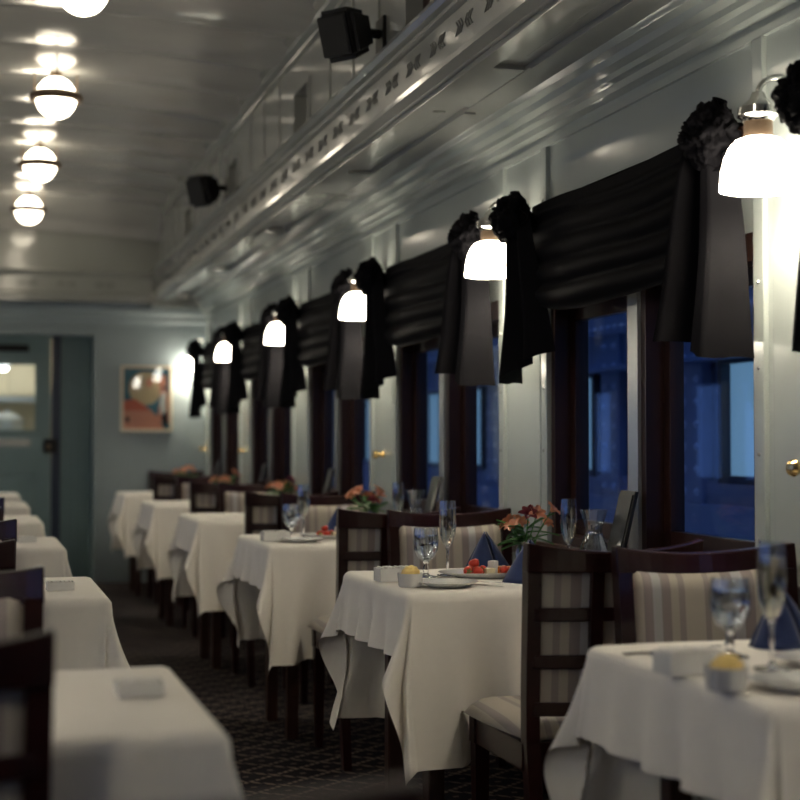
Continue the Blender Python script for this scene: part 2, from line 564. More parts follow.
# ------------------------------------------------------------------ side walls and windows
ZS, ZH = 0.80, 1.66            # window sill and head
HP = 0.23                      # half width of a pier
wn = 0
for side in (1, -1):
    sx = (lambda x: x) if side == 1 else (lambda x: 2 * XC - x)
    nm = 'right' if side == 1 else 'left'
    PP = PIER if side == 1 else PIER_L

    def sbox(b, x0, x1, y0, y1, z0, z1, mi=0, bv=0.0):
        a, c = sorted((sx(x0), sx(x1)))
        return b.box(a, c, y0, y1, z0, z1, mi, bv)
    b = MB()
    sbox(b, XW, XW + 0.14, YB, YE + 0.1, -0.1, ZS)
    sbox(b, XW, XW + 0.14, YB, YE + 0.1, ZH, 2.36)
    edges = [YB]
    for pc in PP:
        edges += [max(pc - HP, YB), min(pc + HP, YE + 0.1)]
    sbox(b, XW, XW + 0.14, YB, PP[0] - HP, ZS, ZH)
    for pc in PP:
        sbox(b, XW, XW + 0.14, max(pc - HP, YB), min(pc + HP, YE + 0.1), ZS, ZH)
    wall = struct(b.build('wall_' + nm, 'wall_paint'))
    v = MB()
    sbox(v, XW - 0.02, XW + 0.02, YB, YE, 0, 0.14, bv=0.005)
    struct(v.build('baseboard_' + nm, 'dark_wood'))
    v = MB()
    sbox(v, XW - 0.015, XW + 0.012, YB, YE, ZS - 0.05, ZS + 0.004, bv=0.004)
    v.build('window_ledge', 'dark_wood', wall)
    for i, pc in enumerate(PP):
        yend = min(pc + HP, YE - 0.002)
        # metal cover strips at both pier edges, with screws, and a raised panel between
        for ya, yb in ((pc - HP, pc - HP + 0.05), (pc + HP - 0.05, pc + HP)):
            if yb > YE:
                continue
            v = MB()
            sbox(v, XW - 0.014, XW + 0.002, ya, yb, ZS + 0.005, 2.13, bv=0.004)
            v.build('cover_strip', 'wall_paint', wall)
            if side == 1:
                v = MB()
                zz = ZS + 0.10
                while zz < 2.1:
                    v.lathe([(0.006, 0), (0.004, 0.003), (0, 0.004)], 8)
                    nv = len(v.v)
                    for q in range(nv - 24, nv):
                        x_, y_, z_ = v.v[q]
                        v.v[q] = (XW - 0.014 - z_, (ya + yb) / 2 + y_, zz + x_)
                    zz += 0.21
                so = v.build('screw_heads', 'steel_strip', wall)
                so['kind'] = 'stuff'
        v = MB()
        sbox(v, XW - 0.006, XW + 0.002, pc - HP + 0.08, min(pc + HP - 0.08, YE - 0.002), ZS + 0.05, 1.6, bv=0.003)
        v.build('pier_panel', 'wall_paint', wall)
    for i in range(len(PP) - 1):
        y0, y1 = PP[i] + HP, PP[i + 1] - HP
        ym = y0 + 0.66
        v = MB()
        sbox(v, XW - 0.008, XW + 0.10, ym, ym + 0.065, ZS, ZH)
        v.build('mullion', 'steel_strip' if side == 1 else 'wall_paint', wall)
        for (ya, yb) in ((y0, ym), (ym + 0.065, y1)):
            wn += 1
            x0, x1 = XW + 0.004, XW + 0.125
            b = MB()
            sbox(b, x0, x1, ya, ya + 0.03, ZS, ZH)
            sbox(b, x0, x1, yb - 0.03, yb, ZS, ZH)
            sbox(b, x0, x1, ya + 0.03, yb - 0.03, ZS, ZS + 0.035)
            sbox(b, x0, x1, ya + 0.03, yb - 0.03, ZH - 0.07, ZH)
            wo = struct(b.build('window_%d' % wn, 'dark_wood'))
            b = MB()
            xs0, xs1 = XW + 0.06, XW + 0.095
            sbox(b, xs0, xs1, ya + 0.03, ya + 0.07, ZS + 0.035, ZH - 0.07, bv=0.003)
            sbox(b, xs0, xs1, yb - 0.07, yb - 0.03, ZS + 0.035, ZH - 0.07, bv=0.003)
            sbox(b, xs0, xs1, ya + 0.07, yb - 0.07, ZS + 0.035, ZS + 0.085, bv=0.003)
            sbox(b, xs0, xs1, ya + 0.07, yb - 0.07, ZH - 0.12, ZH - 0.07, bv=0.003)
            b.build('sash', 'dark_wood', wo)
            b = MB()
            sbox(b, XW + 0.074, XW + 0.079, ya + 0.065, yb - 0.065, ZS + 0.08, ZH - 0.115)
            b.build('pane', 'window_glass', wo)

# wall behind the photographer
struct(MB().box(XL - 0.1, XW + 0.1, YB - 0.1, YB, 0, 3.1).build('wall_back', 'end_paint'))

# ------------------------------------------------------------------ end wall, doorway, clerestory end
DX0, DX1, DZ = -0.52, 0.946, 2.01
b = MB()
b.box(XL - 0.1, DX0, YE, YE + 0.10, 0, 2.36)
b.box(DX1, XW + 0.1, YE, YE + 0.10, 0, 2.36)
b.box(DX0, DX1, YE, YE + 0.10, DZ, 2.36)
endw = struct(b.build('wall_end', 'end_paint'))
b = MB().box(2 * XC - XCL - 0.05, XCL + 0.05, 11.73, 11.80, 2.25, 3.1)
b.build('clerestory_end_panel', 'deck_paint', endw)
prof = [(11.80, ZF0 - 0.02), (11.712, ZF0 - 0.02), (11.70, ZF0 - 0.008), (11.70, ZF0 + 0.01), (11.71, ZF0 + 0.02), (11.72, ZF0 + 0.03), (11.72, ZF1 - 0.06),
        (11.70, ZF1 - 0.045), (11.69, ZF1 - 0.03), (11.675, ZF1 - 0.018), (11.68, ZF1), (11.80, ZF1)]
ef = struct(MB().sweep_x(prof, 2 * XC - XF, XF).build('trim_7', 'deck_paint'))
ob = MB()
for k in range(3):
    for d, yc in ((1, -0.014 - 0.021 * k), (-1, 0.014 + 0.021 * k)):
        chevron(ob, yc, 0, d, 0.72, frame=lambda x, y_, z: (y_, 11.715 + (x - XF - 0.010), z))
proto = None
xx = -0.5
while xx < 1.3:
    if proto is None:
        proto = ob.build('leaf_ornament', 'ornament_paint', ef, loc=(xx, 0, (ZF0 + ZF1 - 0.03) / 2))
    else:
        dup(proto, loc=(xx, 0, (ZF0 + ZF1 - 0.03) / 2), parent=ef)
    xx += 0.30
prof = [(YE + 0.01, 2.09), (YE - 0.015, 2.09), (YE - 0.02, 2.11), (YE - 0.04, 2.13), (YE - 0.045, 2.16), (YE - 0.09, 2.19), (YE - 0.10, ZD - 0.045), (YE + 0.01, ZD - 0.045)]
struct(MB().sweep_x(prof, XL, XW).build('trim_8', 'end_paint'))
# casing of the doorway
b = MB()
b.box(DX1 - 0.004, DX1 + 0.035, YE - 0.018, YE + 0.12, 0, DZ + 0.04, b=0.004)
struct(b.build('trim_9', 'end_paint'))
struct(MB().box(DX0 - 0.035, DX0 + 0.004, YE - 0.018, YE + 0.12, 0, DZ + 0.04, b=0.004).build('trim_10', 'end_paint'))
struct(MB().box(DX0, DX1, YE - 0.018, YE + 0.10, DZ - 0.004, DZ + 0.04, b=0.004).build('trim_11', 'end_paint'))
# vestibule walls: vertical boards around the door
YV = 12.42
vest = MB()
vest.box(DX0 - 0.05, DX0, YE + 0.10, YV + 0.06, 0, 2.36)
vest.box(DX1, DX1 + 0.05, YE + 0.10, YV + 0.06, 0, 2.36)
vest.box(DX0, DX1, YE + 0.10, YV + 0.06, 2.08, 2.14)
vest.box(DX0, -0.24, YV, YV + 0.06, 0, 2.08)
vest.box(0.66, DX1, YV + 0.008, YV + 0.06, 0, 2.08)
vest.box(-0.24, 0.66, YV, YV + 0.06, 2.00, 2.08)
vo = struct(vest.build('wall_vestibule', 'door_paint'))
for k in range(4):
    w = (DX1 - 0.70) / 4
    MB().box(0.70 + k * w + 0.003, 0.70 + (k + 1) * w - 0.003, YV - 0.006, YV + 0.01, 0, 2.08, b=0.003).build('plank', 'door_paint', vo)
MB().box(0.625, 0.70, YV - 0.03, YV + 0.02, 0, 2.06, b=0.005).build('door_jamb', 'train_dark', vo)
# door leaf
door = struct(thing('door_1', None, None, (0, 0, 0)))
b = MB()
dx0, dx1 = -0.23, 0.62
wz0, wz1, wx0, wx1 = 1.225, 1.79, -0.08, 0.505
dy0, dy1 = YV - 0.005, YV + 0.04
b.box(dx0, wx0, dy0, dy1, 0.01, 2.0)
b.box(wx1, dx1, dy0, dy1, 0.01, 2.0)
b.box(wx0, wx1, dy0, dy1, wz1, 2.0)
b.box(wx0, wx1, dy0, dy1, 0.88, wz0)
b.box(wx0, wx1, dy0 + 0.015, dy1, 0.22, 0.88)
b.box(wx0, wx1, dy0, dy1, 0.01, 0.22)
b.build('door_leaf', 'door_paint', door)
for (za, zb) in ((0.24, 0.52), (0.56, 0.86)):
    MB().box(wx0 + 0.03, wx1 - 0.03, dy0 + 0.004, dy0 + 0.02, za, zb, b=0.006).build('door_panel', 'door_paint', door)
b = MB()
for (xa, xb, za, zb) in ((wx0 - 0.02, wx0 + 0.012, wz0 - 0.02, wz1 + 0.02), (wx1 - 0.012, wx1 + 0.02, wz0 - 0.02, wz1 + 0.02),
                         (wx0, wx1, wz0 - 0.02, wz0 + 0.012), (wx0, wx1, wz1 - 0.012, wz1 + 0.02)):
    b.box(xa, xb, dy0 - 0.008, dy0 + 0.01, za, zb, b=0.003)
b.build('glazing_bead', 'door_paint', door)
MB().box(wx0, wx1, dy0 + 0.02, dy0 + 0.025, wz0, wz1).build('pane', 'window_glass', door)
MB().box(0.16, 0.44, dy0 - 0.06, dy0 + 0.002, 1.885, 1.94, b=0.008).build('door_closer', 'black_plastic', door)
MB().box(0.02, 0.46, dy0 - 0.006, dy0 + 0.002, 1.10, 1.165, b=0.002).build('door_plate', 'steel_strip', door)
lk = MB().box(0.565, 0.675, dy0 - 0.05, dy0 + 0.002, 1.05, 1.165, b=0.01).build('door_lock', 'black_plastic', door)
kb = MB().lathe([(0.02, 0), (0.012, 0.01), (0.012, 0.02), (0.022, 0.03), (0.018, 0.045), (0, 0.05)], 16)
kb.build('lock_knob', 'bronze', lk, smooth=True, loc=(0.60, dy0 - 0.05, 1.10), rot=(PI / 2, 0, 0))

# kitchen behind the door window
b = MB()
b.box(-1.0, 1.4, 14.2, 14.3, 0, 2.4)
b.box(-1.1, -1.0, YV + 0.06, 14.3, 0, 2.4)
b.box(1.4, 1.5, YV + 0.06, 14.3, 0, 2.4)
b.box(-1.1, 1.5, YV + 0.06, 14.3, 2.3, 2.4)
b.box(DX1, 1.5, YV + 0.06, YV + 0.10, 0, 2.3)
b.box(-1.1, DX0, YV + 0.06, YV + 0.10, 0, 2.3)
struct(b.build('wall_kitchen', 'kitchen_wall'))
cab = thing('kitchen_counter', 'pale steel kitchen counter seen through the door window', 'counter', (0.3, 13.9, 0))
MB().box(-0.9, 0.9, -0.3, 0.29, 0.0, 0.95, b=0.01).build('cabinet_body', 'kitchen_steel', cab)
MB().box(-0.92, 0.92, -0.33, 0.29, 0.95, 1.0, b=0.01).build('worktop', 'kitchen_steel', cab)
cab = thing('wall_cabinet', 'cream cabinet on the wall of the lit kitchen', 'cabinet', (0.3, 14.05, 1.56))
MB().box(-0.7, 0.7, -0.15, 0.15, 0.0, 0.5, b=0.01).build('cabinet_body', 'kitchen_wall', cab)
for k in range(4):
    MB().box(-0.69 + k * 0.35, -0.36 + k * 0.35, -0.165, -0.148, 0.015, 0.485, b=0.006).build('cabinet_door', 'kitchen_wall', cab)
MB().box(-0.7, 0.7, -0.17, 0.15, -0.05, -0.002).build('shelf', 'kitchen_steel', cab)
pot = thing('stock_pot', 'round steel pot shining on the kitchen counter', 'pot', (0.30, 13.75, 1.0))
MB().lathe([(0, 0), (0.13, 0), (0.15, 0.03), (0.15, 0.32), (0.155, 0.325)], 24).build('body', 'kitchen_steel', pot, smooth=True)
MB().lathe([(0.155, 0.325), (0.15, 0.35), (0.08, 0.40), (0.02, 0.415), (0.02, 0.44), (0, 0.445)], 24).build('lid', 'kitchen_steel', pot, smooth=True)
bx = MB().box(-0.06, 0.06, -0.05, 0.05, 0, 0.16, b=0.01).build('food_tin', 'melon', loc=(0.62, 13.75, 1.0))
tag(bx, 'small orange tin on the kitchen counter', 'tin')
kl = thing('kitchen_fill_light', 'added white strip light under the kitchen ceiling, out of view', 'light', (0.25, 13.2, 2.22))  # added out of view to brighten the kitchen
MB().box(-0.5, 0.5, -0.06, 0.06, 0.03, 0.08, b=0.005).build('housing', 'steel_strip', kl)
MB().box(-0.48, 0.48, -0.05, 0.05, 0.0, 0.03, b=0.01).build('diffuser', 'kitchen_lamp', kl)

pl = thing('pendant_lamp', 'small lit lamp hanging in the kitchen behind the door window', 'lamp', (0.25, 13.3, 1.77))
MB().lathe([(0, 0), (0.035, 0.005), (0.045, 0.03), (0.03, 0.055), (0, 0.06)], 16).build('bulb', 'kitchen_lamp', pl, smooth='all')
MB().lathe([(0.075, 0.02), (0.06, 0.06), (0.02, 0.085), (0.006, 0.09), (0.006, 0.53), (0, 0.53), (0, 0.084), (0.018, 0.08), (0.056, 0.056), (0.07, 0.02)], 16, closed=True).build('shade', 'kitchen_steel', pl, smooth=True)

# poster on the end wall
po = thing('framed_poster', 'framed art poster in orange, tan and teal on the end wall', 'poster', (1.363, YE, 1.493))
b = MB()
pw, ph, fw_ = 0.21, 0.27, 0.022
for (xa, xb, za, zb) in ((-pw, -pw + fw_, -ph, ph), (pw - fw_, pw, -ph, ph), (-pw + fw_, pw - fw_, -ph, -ph + fw_), (-pw + fw_, pw - fw_, ph - fw_, ph)):
    b.box(xa, xb, -0.03, 0.0, za, zb, b=0.003)
b.build('frame', 'poster_frame', po)
b = MB()
iw, ih = pw - fw_, ph - fw_
b.add([(-iw, -0.010, -ih), (iw, -0.010, -ih), (iw, -0.010, ih), (-iw, -0.010, ih)], [(0, 1, 2, 3)], 0)


def poly(b, pts, d, mi):
    b.add([(x, -0.010 - d, z) for x, z in pts], [tuple(range(len(pts)))], mi)


poly(b, [(-0.01 + 0.135 * math.cos(a * PI / 18), 0.085 + 0.135 * math.sin(a * PI / 18)) for a in range(36)], 0.0004, 1)
poly(b, [(-iw, -ih), (iw * 0.75, -ih), (iw * 0.55, -0.16), (0.03, -0.09), (-0.05, -0.04), (-iw, -0.09)], 0.0008, 3)
poly(b, [(-iw, -0.02), (-0.1, 0.0), (-0.02, -0.05), (0.03, -0.1), (-iw, -0.10)], 0.0012, 2)
poly(b, [(0.085, -0.18), (0.115, 0.02), (0.10, 0.12), (0.125, 0.20), (0.16, 0.19), (0.16, 0.08), (0.185, 0.0), (0.185, -0.2)], 0.0016, 3)
poly(b, [(0.11, -0.03), (0.13, 0.06), (0.155, 0.05), (0.15, -0.05), (0.17, -0.16), (0.13, -0.2)], 0.002, 5)
poly(b, [(0.12, -0.14), (0.16, -0.10), (0.175, -0.20), (0.14, -0.23)], 0.0024, 4)
poly(b, [(0.125, 0.075), (0.155, 0.075), (0.155, 0.10), (0.125, 0.10)], 0.0024, 4)
poly(b, [(0.02 + 0.03 * math.cos(a * PI / 9), 0.13 + 0.04 * math.sin(a * PI / 9)) for a in range(18)], 0.002, 3)
poly(b, [(-0.17, -0.19), (-0.14, -0.19), (-0.14, -0.15), (-0.17, -0.15)], 0.002, 4)
b.build('print', ['print_teal', 'print_tan', 'print_orange', 'print_salmon', 'print_black', 'print_white'], po, fix=False)
MB().box(-iw - 0.002, iw + 0.002, -0.018, -0.016, -ih - 0.002, ih + 0.002).build('glazing', 'window_glass', po)
MB().box(-pw + 0.005, pw - 0.005, -0.008, 0.0, -ph + 0.005, ph - 0.005).build('backing', 'dark_wood', po)

# ------------------------------------------------------------------ railway car outside on the next track
tr = thing('railway_car', 'dark blue riveted railway car standing on the next track outside the windows', 'railway car', (2.95, 0, 0))
posts = [5.58 + 0.82 * k for k in range(-6, 34)]
b = MB()
ymin, ymax = 0.5, 32.5
b.box(0.0, 0.1, ymin, ymax, -0.9, 0.98)
b.box(0.0, 0.1, ymin, ymax, 1.50, 2.5)
b.box(0.04, 0.1, ymin, ymax, 0.98, 1.5)
b.build('side_sheet', 'train_paint', tr)
pp = None
pw_ = MB()
lw = None
ri = MB()


def rivet(b, x, y_, z):
    r = 0.02
    vs = [(x - 0.02, y_, z)] + [(x, y_ + r * math.cos(a), z + r * math.sin(a)) for a in (0, PI / 3, 2 * PI / 3, PI, 4 * PI / 3, 5 * PI / 3)]
    b.add(vs, [(0, 1 + k, 1 + (k + 1) % 6) for k in range(6)])


for i, py in enumerate(posts):
    if pp is None:
        pp = MB().box(-0.02, 0.03, -0.10, 0.10, -0.85, 2.45, b=0.003).build('side_post', 'train_paint', tr, loc=(0, py, 0))
        lw = MB().box(0.03, 0.045, 0.0, 0.36, 1.0, 1.46).build('car_window', 'train_lit_window', tr, loc=(0, py - 0.60, 0))
        fw0 = MB()
        for (ya, yb, za, zb) in ((-0.02, 0.012, 0.97, 1.49), (0.348, 0.38, 0.97, 1.49), (-0.02, 0.38, 0.97, 1.002), (-0.02, 0.38, 1.458, 1.49)):
            fw0.box(-0.012, 0.04, ya, yb, za, zb)
        fwo = fw0.build('window_frame', 'train_dark', tr, loc=(0, py - 0.60, 0))
    else:
        dup(pp, loc=(0, py, 0), parent=tr)
        dup(lw, loc=(0, py - 0.60, 0), parent=tr)
        dup(fwo, loc=(0, py - 0.60, 0), parent=tr)
    if py < 16:
        zz = -0.4
        while zz < 2.4:
            rivet(ri, -0.02, py - 0.055, zz)
            rivet(ri, -0.02, py + 0.055, zz)
            zz += 0.095
for zc, h in ((1.72, 0.07), (0.82, 0.06), (0.30, 0.05)):
    MB().box(-0.035, 0.02, ymin, ymax, zc - h, zc + h, b=0.004).build('belt_rail', 'train_paint', tr)
    yy = 3.0 if zc > 1 else 99
    while yy < 16:
        rivet(ri, -0.035, yy, zc + h * 0.55)
        rivet(ri, -0.035, yy, zc - h * 0.55)
        yy += 0.075
MB().box(-0.06, 0.02, ymin, ymax, 1.475, 1.50, b=0.004).build('drip_ledge', 'train_paint', tr)
ro = ri.build('rivets', 'train_rivet_lit', tr)
ro['kind'] = 'stuff'
MB().sweep_y([(-0.04, 2.45), (0.15, 2.62), (0.6, 2.8), (1.4, 2.85), (1.4, 2.4), (0.0, 2.4)], ymin, ymax).build('roof', 'train_dark', tr)
MB().box(0.02, 1.4, ymin, ymax, -0.85, -0.75).build('underframe', 'train_dark', tr)
gr = MB().box(1.7, 12, -10, 45, -1.25, -1.15).build('ground', 'ballast')
tag(gr, 'dark gravel ground between the two railway cars', 'ground', kind='structure')

# ------------------------------------------------------------------ lamps
def make_sconce():
    t = thing('wall_sconce', 'x', 'wall lamp', (0, 0, 0), 0, 'bell glass wall lamps between the windows')
    # local: wall at x=0, room towards -x
    b = MB().lathe([(0, 0), (0.045, 0), (0.045, 0.008), (0.03, 0.016), (0.014, 0.022), (0, 0.024)], 20)
    b.build('wall_plate', 'chrome', t, smooth=True, loc=(-0.013, 0, 1.93), rot=(0, -PI / 2, 0))
    pts = []
    for k in range(13):
        a = PI * k / 12
        pts.append((-0.07 + 0.055 * math.cos(a) * 1.0 - 0.005, 0, 1.935 + 0.045 * math.sin(a)))
    MB().tube(pts, 0.007, 10).build('arm', 'chrome', t, smooth=True)
    MB().lathe([(0, 1.945), (0.014, 1.94), (0.02, 1.925), (0.045, 1.905), (0.048, 1.885), (0.040, 1.88), (0.036, 1.872), (0, 1.872)], 20,
               (-0.13, 0, 0)).build('cap', 'chrome', t, smooth=True)
    MB().lathe([(0, 1.873), (0.033, 1.873), (0.033, 1.835), (0.038, 1.83), (0.038, 1.822), (0, 1.822)], 20, (-0.13, 0, 0)).build('fitter', 'bronze', t, smooth=True)
    pr = [(0.036, 1.835), (0.052, 1.829), (0.067, 1.813), (0.078, 1.788), (0.085, 1.758), (0.088, 1.73), (0.089, 1.715),
          (0.085, 1.715), (0.084, 1.73), (0.081, 1.756), (0.074, 1.784), (0.063, 1.806), (0.049, 1.821), (0.036, 1.826)]
    MB().lathe(pr, 28, (-0.13, 0, 0), closed=True).build('shade', 'sconce_glass', t, smooth=True)
    MB().lathe([(0, 1.757), (0.014, 1.760), (0.024, 1.77), (0.027, 1.784), (0.022, 1.798), (0.013, 1.808), (0.012, 1.825), (0, 1.825)], 16, (-0.13, 0, 0)).build('bulb', 'bulb', t, smooth='all')
    return t


sc0 = make_sconce()
for n_, k in enumerate(range(0, 7)):
    pc = PIER[k + 1]
    py = min(pc, YE - 0.10)
    lab = 'lit bell glass wall lamp on the draped window side, %s from poster wall' % ORD[7 - k] if k >= 0 else 'lit white bell glass wall lamp on a pier beyond the last draped window'
    if n_ == 0:
        sc0.location = (XW, py, 0)
        sc0['label'] = lab
    else:
        dup(sc0, loc=(XW, py, 0), rz=0, label=lab)
    if k >= 0:
        dup(sc0, loc=(XL, PIER_L[k + 1], 0), rz=PI, label='lit bell glass wall lamp behind the long tables, %s from the poster wall' % ORD[7 - k],
            group='wall lamps behind the long tables')

gl0 = None
for k in range(-2, 4):
    gy = 5.56 + 1.83 * k
    lab = {0: 'fourth', 1: 'third', 2: 'second', 3: 'first'}.get(k)
    lab = 'lit white ceiling globe in bronze ring, %s from the end wall' % lab if lab else 'lit white ceiling globe in bronze ring above the near tables'
    zc = 2.855
    if gl0 is None:
        gl0 = thing('ceiling_globe', lab, 'ceiling light', (XC, gy, zc), 0, 'globe lights along the ceiling')
        MB().lathe([(0.0, -0.105)] + [(0.10 * math.sin(a), -0.105 * math.cos(a)) for a in [PI * q / 20 for q in range(1, 20)]] + [(0, 0.105)], 28).build('globe', 'globe_glass', gl0, smooth='all')
        MB().lathe([(0.098, -0.016), (0.118, -0.022), (0.131, -0.010), (0.133, 0.008), (0.122, 0.020), (0.098, 0.018)], 32, closed=True).build('ring', 'bronze', gl0, smooth=True)
        for a in (0.5, 0.5 + 2 * PI / 3, 0.5 + 4 * PI / 3):
            MB().tube([(0.12 * math.cos(a), 0.12 * math.sin(a), 0.01), (0.12 * math.cos(a), 0.12 * math.sin(a), 0.15)], 0.004, 6).build('hanger', 'bronze', gl0)
        MB().lathe([(0, 0.10), (0.03, 0.10), (0.03, 0.15), (0.07, 0.152), (0.07, 0.165), (0, 0.165)], 20).build('mount', 'bronze', gl0, smooth=True)
    else:
        dup(gl0, loc=(XC, gy, zc), rz=0, label=lab)

# speakers on the clerestory
for i, (sy, lab) in enumerate(((5.02, 'black box loudspeaker on bracket above the frieze, farther from the end wall'),
                               (8.37, 'black box loudspeaker on bracket above the frieze, nearer the end wall'))):
    if i == 0:
        sp = thing('loudspeaker', lab, 'speaker', (XCL, sy, 2.60), 0, 'loudspeakers above the frieze')
        bo = MB()
        bm = bmesh.new()
        bmesh.ops.create_cube(bm, size=1)
        for v in bm.verts:
            k = 0.72 if v.co.x > 0 else 1.0
            v.co = Vector((v.co.x * 0.16, v.co.y * 0.17 * k, v.co.z * 0.19 * k))
        bmesh.ops.bevel(bm, geom=bm.edges[:], offset=0.024, segments=3, affect='EDGES')
        bm.verts.index_update()
        bo.add([v.co[:] for v in bm.verts], [[v.index for v in f.verts] for f in bm.faces])
        bm.free()
        cab = bo.build('cabinet', 'black_plastic', sp, smooth=True, loc=(-0.145, -0.02, 0.0), rot=(0, math.radians(-18), math.radians(38)))
        MB().box(-0.0825, -0.078, -0.055, 0.055, -0.066, 0.066, b=0.002).build('grille', 'grille', cab)
        MB().tube([(0.0, 0.03, 0.02), (-0.05, 0.02, 0.02), (-0.11, 0.0, 0.01)], 0.018, 8).build('bracket', 'black_plastic', sp)
        MB().box(-0.014, 0.001, -0.02, 0.08, -0.04, 0.08, b=0.004).build('wall_plate', 'black_plastic', sp)
    else:
        dup(sp, loc=(XCL, sy, 2.60), label=lab)

# brass knobs on piers
for k in (1, 3, 5, 6):
    b = MB().lathe([(0.016, 0), (0.016, 0.006), (0.008, 0.010), (0.008, 0.022), (0.017, 0.030), (0.021, 0.040), (0.016, 0.050), (0, 0.053)], 18)
    o = b.build('brass_knob', 'brass', smooth=True, loc=(XW - 0.006, min(PIER[k + 1], YE - 0.06), 1.08), rot=(0, -PI / 2, 0))
    tag(o, 'small round brass knob under the wall lamp %s from the poster wall' % ORD[7 - k], 'knob', 'brass knobs between windows')

# ------------------------------------------------------------------ draped valances
def swag_mesh(L):
    b = MB()

    def fn(u, v):
        s = u
        drop = 0.30 + 0.085 * (4 * s * (1 - s)) ** 0.8
        env = math.sin(PI * s) ** 0.5 if 0 < s < 1 else 0.0
        z = 1.925 - v * drop + 0.006 * math.sin(9 * s + 4 * v)
        fold = abs(math.sin(PI * 5.0 * v + 0.5 * math.sin(3 * s))) if v > 0.12 else 0.3 * v
        x = -0.055 - 0.035 * v - 0.028 * fold * (0.3 + 0.7 * env)
        return (x, s * L, z)
    b.grid(fn, 44, 40)
    b.grid(lambda u, v: (-0.055 + 0.05 * v, u * L, 1.925 + 0.003 * v), 44, 2)
    return b


def tail_mesh(flip):
    """cascade of knife pleats, gathered under the rosette and opening towards the hem"""
    b = MB()
    if flip:
        P = [(-0.07, -0.22), (-0.15, -0.15), (-0.09, -0.09), (-0.18, -0.02), (-0.165, 0.01), (-0.06, 0.065)]
        H = [0.47, 0.50, 0.50, 0.555, 0.56, 0.57]
    else:
        P = [(-0.08, 0.22), (-0.215, 0.15), (-0.06, 0.085), (-0.175, 0.015), (-0.165, -0.02), (-0.045, -0.07)]
        H = [0.50, 0.51, 0.50, 0.545, 0.55, 0.565]
    n = len(P) - 1

    def fn(u, v):
        q = u * n
        i = min(int(q), n - 1)
        f = q - i
        f = f + 0.10 * math.sin(2 * PI * f)
        px = P[i][0] * (1 - f) + P[i + 1][0] * f
        py = P[i][1] * (1 - f) + P[i + 1][1] * f
        h = H[i] * (1 - f) + H[i + 1] * f
        g = 0.38 + 0.62 * v ** 0.85
        x = -0.12 + (px + 0.12) * g - 0.006 * math.sin(5 * v + 3 * u)
        return (x, py * g, 1.90 - h * v + 0.006 * math.sin(14 * u) * v)
    b.grid(fn, 60, 24)
    return b


def rosette_mesh(seed):
    b = MB()
    nu, nv = 56, 30

    def fn(u, v):
        th, ph = 2 * PI * u, PI * v
        d = Vector((-math.cos(ph), math.sin(ph) * math.cos(th), math.sin(ph) * math.sin(th)))
        q = d * 2.2 + Vector((seed, 0, 0))
        warp = d + Vector((noise.noise(q), noise.noise(q + Vector((9, 0, 0))), noise.noise(q + Vector((0, 9, 0))))) * 0.5
        ridge = 1 - abs(noise.noise(warp * 3.6 + Vector((0, seed, 3)))) * 2.6
        r = 0.083 * (0.84 + 0.16 * noise.noise(d * 1.7 + Vector((seed, 5, 0))) + 0.20 * ridge)
        return (d.x * r * 0.85, d.y * r, d.z * r)
    b.grid(fn, nu, nv)

    def collar(u, v):
        th = 2 * PI * u
        r = 0.088 * (0.4 + 0.6 * v) * (1 + 0.10 * math.sin(3 * th + seed) + 0.05 * math.sin(8 * th))
        return (0.03 - 0.02 * v + 0.012 * v * math.sin(9 * th + seed), r * math.cos(th), r * math.sin(th))
    b.grid(collar, 72, 5)
    return b


Lb = PIT - 0.22 - 0.24
swag_o = None
for i in range(0, len(PIER) - 1):
    k = i - 1 + 1       # bay after pier i
    y0 = PIER[i] + 0.23
    y1 = PIER[i + 1] - 0.21
    if y1 < 1.5:
        continue
    L = y1 - y0
    cnt = ORD[len(PIER) - 1 - i]
    t = thing('window_valance', 'black satin swag valance with rosettes over %s window pair from the poster wall' % cnt, 'valance',
              (XW, y0, 0), 0, 'black satin valances over the windows')
    if swag_o is None:
        swag_o = swag_mesh(L).build('swag', 'black_satin', t, smooth='all')
        tn = tail_mesh(False).build('tail', 'black_satin', t, smooth='all', loc=(0, 0.0, 0))
        tf = tail_mesh(True).build('tail', 'black_satin', t, smooth='all', loc=(0, L, 0))
        r1 = rosette_mesh(1.3).build('rosette', 'black_satin', t, smooth='all', loc=(-0.13, 0.0, 1.885))
        r2 = rosette_mesh(4.1).build('rosette', 'black_satin', t, smooth='all', loc=(-0.13, L, 1.885))
        bd = MB().box(-0.045, -0.0145, -0.06, L + 0.06, 1.86, 1.915).build('valance_board', 'dark_wood', t)
    else:
        for q in (swag_o, tn, tf, r1, r2, bd):
            dup(q, parent=t)
    t2 = dup(t, loc=(XL, y1 - 0.356, 0), rz=PI, label='black satin valance on the wall behind the long tables, %s from the poster wall' % cnt, group='valances behind the long tables')

